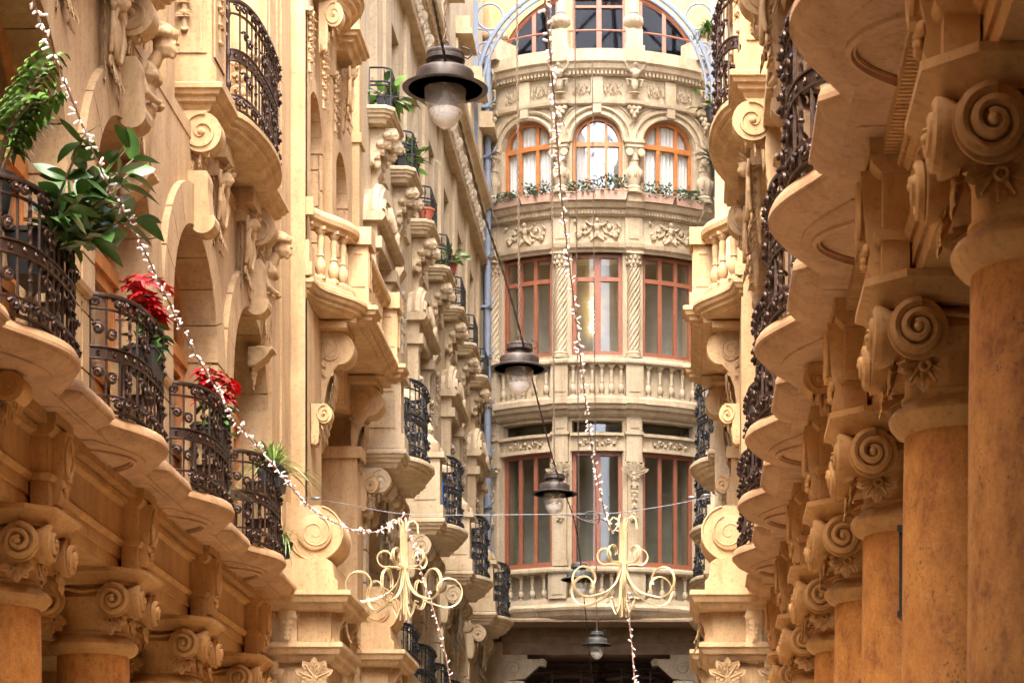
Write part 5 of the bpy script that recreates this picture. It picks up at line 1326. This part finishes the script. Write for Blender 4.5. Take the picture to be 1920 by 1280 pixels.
# ---- strings of small white bulbs
def bulbs(label, pts, step, size, seed, name='light_string', wire_r=.006, n=30, mat='strwire'):
    rnd = random.Random(seed); c = cat(pts, n); t = thing(name, label, 'string lights', (c[0].x, c[0].y, c[0].z+EYE), group='white Christmas light strings')
    o0 = c[0].copy(); mb = MB(); mb.tube([p-o0 for p in c], wire_r, 5); mb.tube([p-o0+Vector((.006*cos(i*1.1), 0, .006*sin(i*1.1))) for i, p in enumerate(c)], wire_r*.7, 4)
    sub('cord', mb.mesh('cord', mat), t)
    mb = MB(); acc = 0
    for i in range(1, len(c)):
        seg = (c[i]-c[i-1]).length; acc += seg
        if acc >= step*(.7+.6*rnd.random()):
            acc = 0; tdir = (c[i]-c[i-1]).normalized()
            for q in range(rnd.choice((1, 2, 2))):
                d_ = Vector((rnd.uniform(-1, 1), rnd.uniform(-1, 1), rnd.uniform(-1, 1)))+tdir*rnd.uniform(-.6, .6); d_.normalize(); s = size*rnd.uniform(.75, 1.1); p = c[i]-o0
                mb.tube([p, p+d_*s*.2, p+d_*s*.3, p+d_*s*.9, p+d_*s], [.004, .005, .0075, .008, .003], 6)
    o = sub('bulbs', mb.mesh('bulbs', 'bulbw'), t); o['kind'] = 'stuff'; return t
bulbs('white light string sagging from the upper left past the poinsettias to the left gold chandelier', [W(20, -150, 12.3), W(62, 0, 13.2), W(120, 150, 14.2), W(195, 330, 15.4), W(250, 430, 16.3), W(295, 520, 17.2), W(345, 625, 18.2), (W(400, 720, 19.2)), W(450, 798, 20.2), W(520, 880, 21.8), W(575, 945, 23.5), W(640, 985, 24.8), W(700, 997, 25.7), W(745, 975, 26.3), W(760, 962, 26.4)], .07, .054, 1)
bulbs('white light string dropping from the top centre to the right gold chandelier', [W(1012, -120, 13.0), W(1022, 0, 13.8), W(1040, 200, 15.5), W(1052, 360, 17.2), W(1068, 500, 19.0), W(1085, 640, 21.0), W(1094, 720, 22.2), W(1110, 840, 24.0), W(1135, 965, 26.0), W(1150, 995, 26.3), W(1162, 975, 26.4)], .095, .050, 2)
bulbs('short white light string hanging below the left gold chandelier', [W(757, 985, 26.4), W(783, 1040, 26.4), W(795, 1090, 26.4), W(815, 1150, 26.4), W(835, 1225, 26.5), W(848, 1300, 26.6)], .06, .05, 3)
bulbs('short white light string hanging below the right gold chandelier', [W(1168, 1080, 26.4), W(1180, 1130, 26.4), W(1181, 1170, 26.4), W(1186, 1225, 26.4), W(1192, 1300, 26.4)], .06, .05, 4)

# ---- plants
def rnd_dir(r, el0, el1):
    a = r.random()*tau; e = radians(r.uniform(el0, el1)); return Vector((cos(a)*cos(e), sin(a)*cos(e), sin(e)))
def bush(name, label, cat_, loc, spec, pot=None, seed=0, group=None):
    """plant: Empty at the pot; foliage, stems, pot as parts"""
    r = random.Random(seed); t = thing(name, label, cat_, (loc[0], loc[1], loc[2]+EYE), group=group); st = MB()
    if pot:
        m_ = MB(); k, w, l, h = pot[:4]
        if k == 'box': m_.loft([[(-w*.42, -l*.45, 0), (w*.42, -l*.45, 0), (w*.42, l*.45, 0), (-w*.42, l*.45, 0)], [(-w/2, -l/2, h*.92), (w/2, -l/2, h*.92), (w/2, l/2, h*.92), (-w/2, l/2, h*.92)]]); m_.box(-w*.54, w*.54, -l*.52, l*.52, h*.9, h)
        else: m_.lathe([(w*.33, 0), (w*.46, h*.8), (w*.52, h*.82), (w*.52, h), (w*.44, h), (w*.42, h*.9)], seg=20)
        sub('pot', m_.mesh('pot', pot[4]), t)
    for part, mat, fn in spec:
        m_ = MB(); fn(m_, st, r); sub(part, m_.mesh(part, mat), t)
    if st.v: sub('stem', st.mesh('stem', 'stem'), t)
    return t
# big rubber plant on the nearest left balcony
def rubber(m_, st, r):
    for k in range(20):
        a = r.uniform(-.9, 1.7); L = r.uniform(.45, 1.0); d = Vector((cos(a)*.75, sin(a)*.9, r.uniform(.5, 1.1)))
        pts = [Vector((0, 0, .15))+d*L*t+Vector((0, 0, -.12))*t*t for t in [i/6 for i in range(7)]]; st.tube(pts, [.012*(1-.09*i) for i in range(7)], 5)
        for i in range(2, 7):
            for q in range(2):
                dd = rnd_dir(r, -35, 50)+d*.5; leaf_mb(m_, pts[i], dd, rnd_dir(r, 20, 90), r.uniform(.17, .25), r.uniform(.10, .13), r.uniform(0, .6))
bush('rubber_plant', 'large glossy green rubber plant leaning out over the nearest left balcony rail', 'plant', (-4.25, 15.6, 4.38), [('foliage', 'leaf', rubber)], ('box', .26, .5, .3, 'pot'), 5)
def cutleaf(m_, st, r):
    for k in range(9):
        a = r.uniform(-1, 1.2); d = Vector((cos(a)*.35, sin(a)*.4, 1.35)); L = r.uniform(.55, .85)
        pts = [Vector((0, 0, .1))+d*L*t+Vector((.15*t*t, 0, -.30*t*t)) for t in [i/10 for i in range(11)]]; st.tube(pts, .007, 5)
        for i in range(4, 11):
            for s in (-1, 1):
                side = Vector((-sin(a)*s, cos(a)*s, .25)); leaf_mb(m_, pts[i], side+d*.35, (0, -.8, .5), .24*(1.15-.06*i), .055, .9); leaf_mb(m_, pts[i]+side*.05, side+d*.9, (0, -.8, .5), .16, .04, .9)
bush('philodendron', 'light green philodendron with deeply cut leaves above the rubber plant at the left edge', 'plant', (-4.40, 15.2, 4.72), [('foliage', 'leaf2', cutleaf)], ('round', .26, .26, .24, 'pot'), 8)
# poinsettias
def green_under(m_, st, r):
    for k in range(60):
        p = Vector((r.uniform(-.13, .13), r.uniform(-.20, .20), r.uniform(.20, .50))); leaf_mb(m_, p, rnd_dir(r, -35, 35), rnd_dir(r, 30, 90), r.uniform(.09, .13), .06, .4)
    for k in range(9): st.tube([(0, (k-4)*.03, .1), (r.uniform(-.1, .1), r.uniform(-.17, .17), .36)], .006, 4)
def bracts(m_, st, r):
    for k in range(30):
        c = Vector((r.uniform(-.14, .15), r.uniform(-.21, .21), r.uniform(.46, .80))); out = Vector((c.x*1.5, c.y*1.2, .5)).normalized()
        for j in range(11):
            a = tau*j/11+k; u = out.orthogonal().normalized(); v_ = out.cross(u); d = u*cos(a)+v_*sin(a)+out*r.uniform(-.1, .5); leaf_mb(m_, c, d, out, r.uniform(.08, .125), r.uniform(.045, .06), r.uniform(.1, .5), fold=.2)
bush('poinsettia', 'red poinsettia in a black trough on the second balcony from the left', 'plant', (-4.17, 18.45, 4.45), [('leaves', 'leaf', green_under), ('bracts', 'bract', bracts)], ('box', .22, .44, .22, 'pot'), 3, 'red poinsettias').scale = (.9, .9, .95)
bush('poinsettia', 'smaller red poinsettia in a black trough on the third balcony from the left', 'plant', (-4.18, 21.2, 4.45), [('leaves', 'leaf', green_under), ('bracts', 'bract', bracts)], ('box', .22, .40, .22, 'pot'), 4, 'red poinsettias').scale = (.9, .9, .9)
def spider(L0, L1, n, droop=.9, w=.016):
    def f(m_, st, r):
        for k in range(n):
            d = rnd_dir(r, 20, 88); L = r.uniform(L0, L1); N = 9; pts = []
            s = d.cross(Vector((0, 0, 1))); s = s.normalized() if s.length > .01 else Vector((1, 0, 0))
            b = Vector((r.uniform(-.04, .04), r.uniform(-.08, .08), .18)); vs = []
            for i in range(N+1):
                t = i/N; c = b+d*L*t+Vector((0, 0, -droop*L*t*t*(1-d.z*.4))); ww = w*.5*(1-t)**.5; vs += [c-s*ww, c+s*ww]
            m_.add(vs, [(2*i, 2*i+1, 2*i+3, 2*i+2) for i in range(N)], True)
    return f
bush('spider_plant', 'arching spider plant rising above the fourth left balcony rail', 'plant', (-4.16, 23.95, 4.66), [('foliage', 'grass', spider(.38, .72, 170, .85, .024))], ('box', .24, .40, .22, 'pot'), 6, 'spider plants')
bush('spider_plant', 'spider plant behind the rail of the third left balcony, low by the floor', 'plant', (-4.24, 21.6, 4.0), [('foliage', 'grass', spider(.25, .5, 70, .9))], ('round', .22, .2, .16, 'pot'), 7, 'spider plants')
bush('spider_plant', 'spider plant trailing out below the fourth left balcony rail', 'plant', (-4.12, 24.35, 4.05), [('foliage', 'grass', spider(.25, .5, 60, 1.3))], ('round', .2, .2, .16, 'pot'), 9, 'spider plants')
# plants on the small top-floor balconies, left
def broad(n, s):
    def f(m_, st, r):
        for k in range(n):
            d = rnd_dir(r, -10, 80); p = Vector((r.uniform(-.08, .08), r.uniform(-.2, .2), .18)); q = p+d*r.uniform(.05, .30); st.tube([p, q], .005, 4); leaf_mb(m_, q, d+rnd_dir(r, -20, 20)*.5, rnd_dir(r, 10, 90), s*r.uniform(.7, 1.2), s*.42, .4)
    return f
TB = [31.9+2.41*k for k in range(7)]
bush('potted_plant', 'broad leaved green plant on the highest small left balcony', 'plant', (-4.02, TB[0]-.1, 11.15), [('foliage', 'leaf2', broad(34, .28))], ('box', .2, .4, .2, 'pot'), 11, 'plants on the top-floor balconies')
bush('potted_plant', 'yellow-green leafy plant spilling from a black trough on the second small left balcony', 'plant', (-4.02, TB[1]-.05, 11.15), [('foliage', 'leaf2', broad(60, .20))], ('box', .24, .5, .24, 'pot'), 12, 'plants on the top-floor balconies')
bush('potted_plant', 'tiny plant in a red clay pot on the third small left balcony', 'plant', (-3.98, TB[2]-.40, 11.16), [('foliage', 'leaf3', spider(.08, .2, 26, .6))], ('round', .26, .26, .16, 'redpot'), 13, 'plants on the top-floor balconies')
bush('potted_plant', 'light green climbing plant hanging over the fourth small left balcony rail', 'plant', (-3.90, TB[3]+.25, 11.2), [('foliage', 'leaf2', broad(70, .16))], ('round', .2, .2, .2, 'redpot'), 14, 'plants on the top-floor balconies')
# plants at the right edge, on the far range of the right building
RX = 1.03-.62
bush('hanging_fern', 'feathery light green fern high at the right edge beside the roof arch', 'plant', (.30, 36.6, 13.95), [('foliage', 'leaf2', spider(.15, .42, 260, 1.1, .018))], None, 15)
bush('yucca', 'spiky blue-green yucca leaning out at the right edge beside the arched windows', 'plant', (RX-.02, 34.4, 11.2), [('foliage', 'bluegreen', spider(.35, .62, 90, .5, .03))], ('round', .2, .2, .2, 'pot'), 16)
bush('potted_plant', 'small bright green plant below the roof arch on the right edge', 'plant', (RX-.1, 31.9, 11.1), [('foliage', 'leaf2', broad(26, .14))], ('round', .2, .2, .2, 'pot'), 17, 'plants on the top-floor balconies')
# window boxes under the arched windows of the bowed facade
def shrub(m_, st, r):
    for k in range(260):
        p = Vector((r.uniform(-.12, .16), r.uniform(-.28, .28), r.uniform(.10, .38))); leaf_mb(m_, p, rnd_dir(r, -20, 70), rnd_dir(r, 20, 90), r.uniform(.06, .11), .04, .3, 3)
    for k in range(10): st.tube([(0, r.uniform(-.2, .2), .1), (r.uniform(-.1, .1), r.uniform(-.25, .25), .3)], .004, 4)
bx = [(-31.5, 'first window box from the left, thinly planted, under the left arched window'), (-20.3, 'second window box from the left, under the left arched window'), (-4.6, 'left window box under the middle arched window'), (4.6, 'bushiest window box, right one under the middle arched window'),
      (20.3, 'left window box under the right arched window'), (31.5, 'rightmost window box, under the right arched window')]
for i, (a, lab) in enumerate(bx):
    aa = radians(a); x, y, z = bp(aa, .16, 15.0)
    t = bush('window_box', lab, 'window box', (x+XC, y+YF+R, z), [('foliage', 'leaf3', shrub)], ('box', .22, .66, .16, 'terra'), 20+i, 'terracotta window boxes')
    t.rotation_euler = (0, 0, aa-pi/2)
    if i in (3,): t.scale = (1.2, 1, 1.25)
    if i == 0: t.scale = (1, 1, .8)
mb = MB(); n = 5                                            # blue cloth behind a left iron balcony
rr = [[(.02*sin(i*1.7), .05*i, 0), (.02*sin(i*1.7+1), .05*i, -.28), (.03*sin(i), .05*i+.02, -.55)] for i in range(8)]
mb.loft(rr, True, False, False)
o = put('blue_cloth', mb.mesh('blue_cloth', 'blue'), None, (-3.72, 36.0, 7.15)); m = o.modifiers.new('t', 'SOLIDIFY'); m.thickness = .01
tag(o, 'bright blue cloth hanging behind the black rail of a left balcony', 'cloth')
mb = MB(); mb.box(-.012, .012, -.30, .30, 0, .40); mb.box(-.02, .02, -.32, .32, -.03, 0); mb.box(-.02, .02, -.32, .32, .40, .43); mb.tube([(0, 0, .43), (0, 0, 1.3)], .010, 6)
o = put('shop_sign', mb.mesh('shop_sign', 'sign'), None, (1.13, 12.35, 1.74), radians(-12)); tag(o, 'dark hanging sign seen nearly edge-on between the two thick right columns', 'sign')
mb = MB(); mb.prism([(-.22, 0), (.22, 0), (.22, .26), (0, .42), (-.22, .26)], 'y', -.02, .02); mb.prism([(-.25, .25), (0, .44), (.25, .25), (.25, .29), (0, .48), (-.25, .29)], 'y', -.05, .05); mb.tube([(0, 0, .45), (0, 0, 1.1)], .010, 6)
o = put('wooden_sign', mb.mesh('wooden_sign', 'wood'), None, (1.34, 9.9, EYE+1.50), radians(18), (.6, 1, .6), False); tag(o, 'gabled wooden sign with one corner showing from behind the nearest right column', 'sign')
print('objects', len(bpy.data.objects), 'meshes', len(bpy.data.meshes))
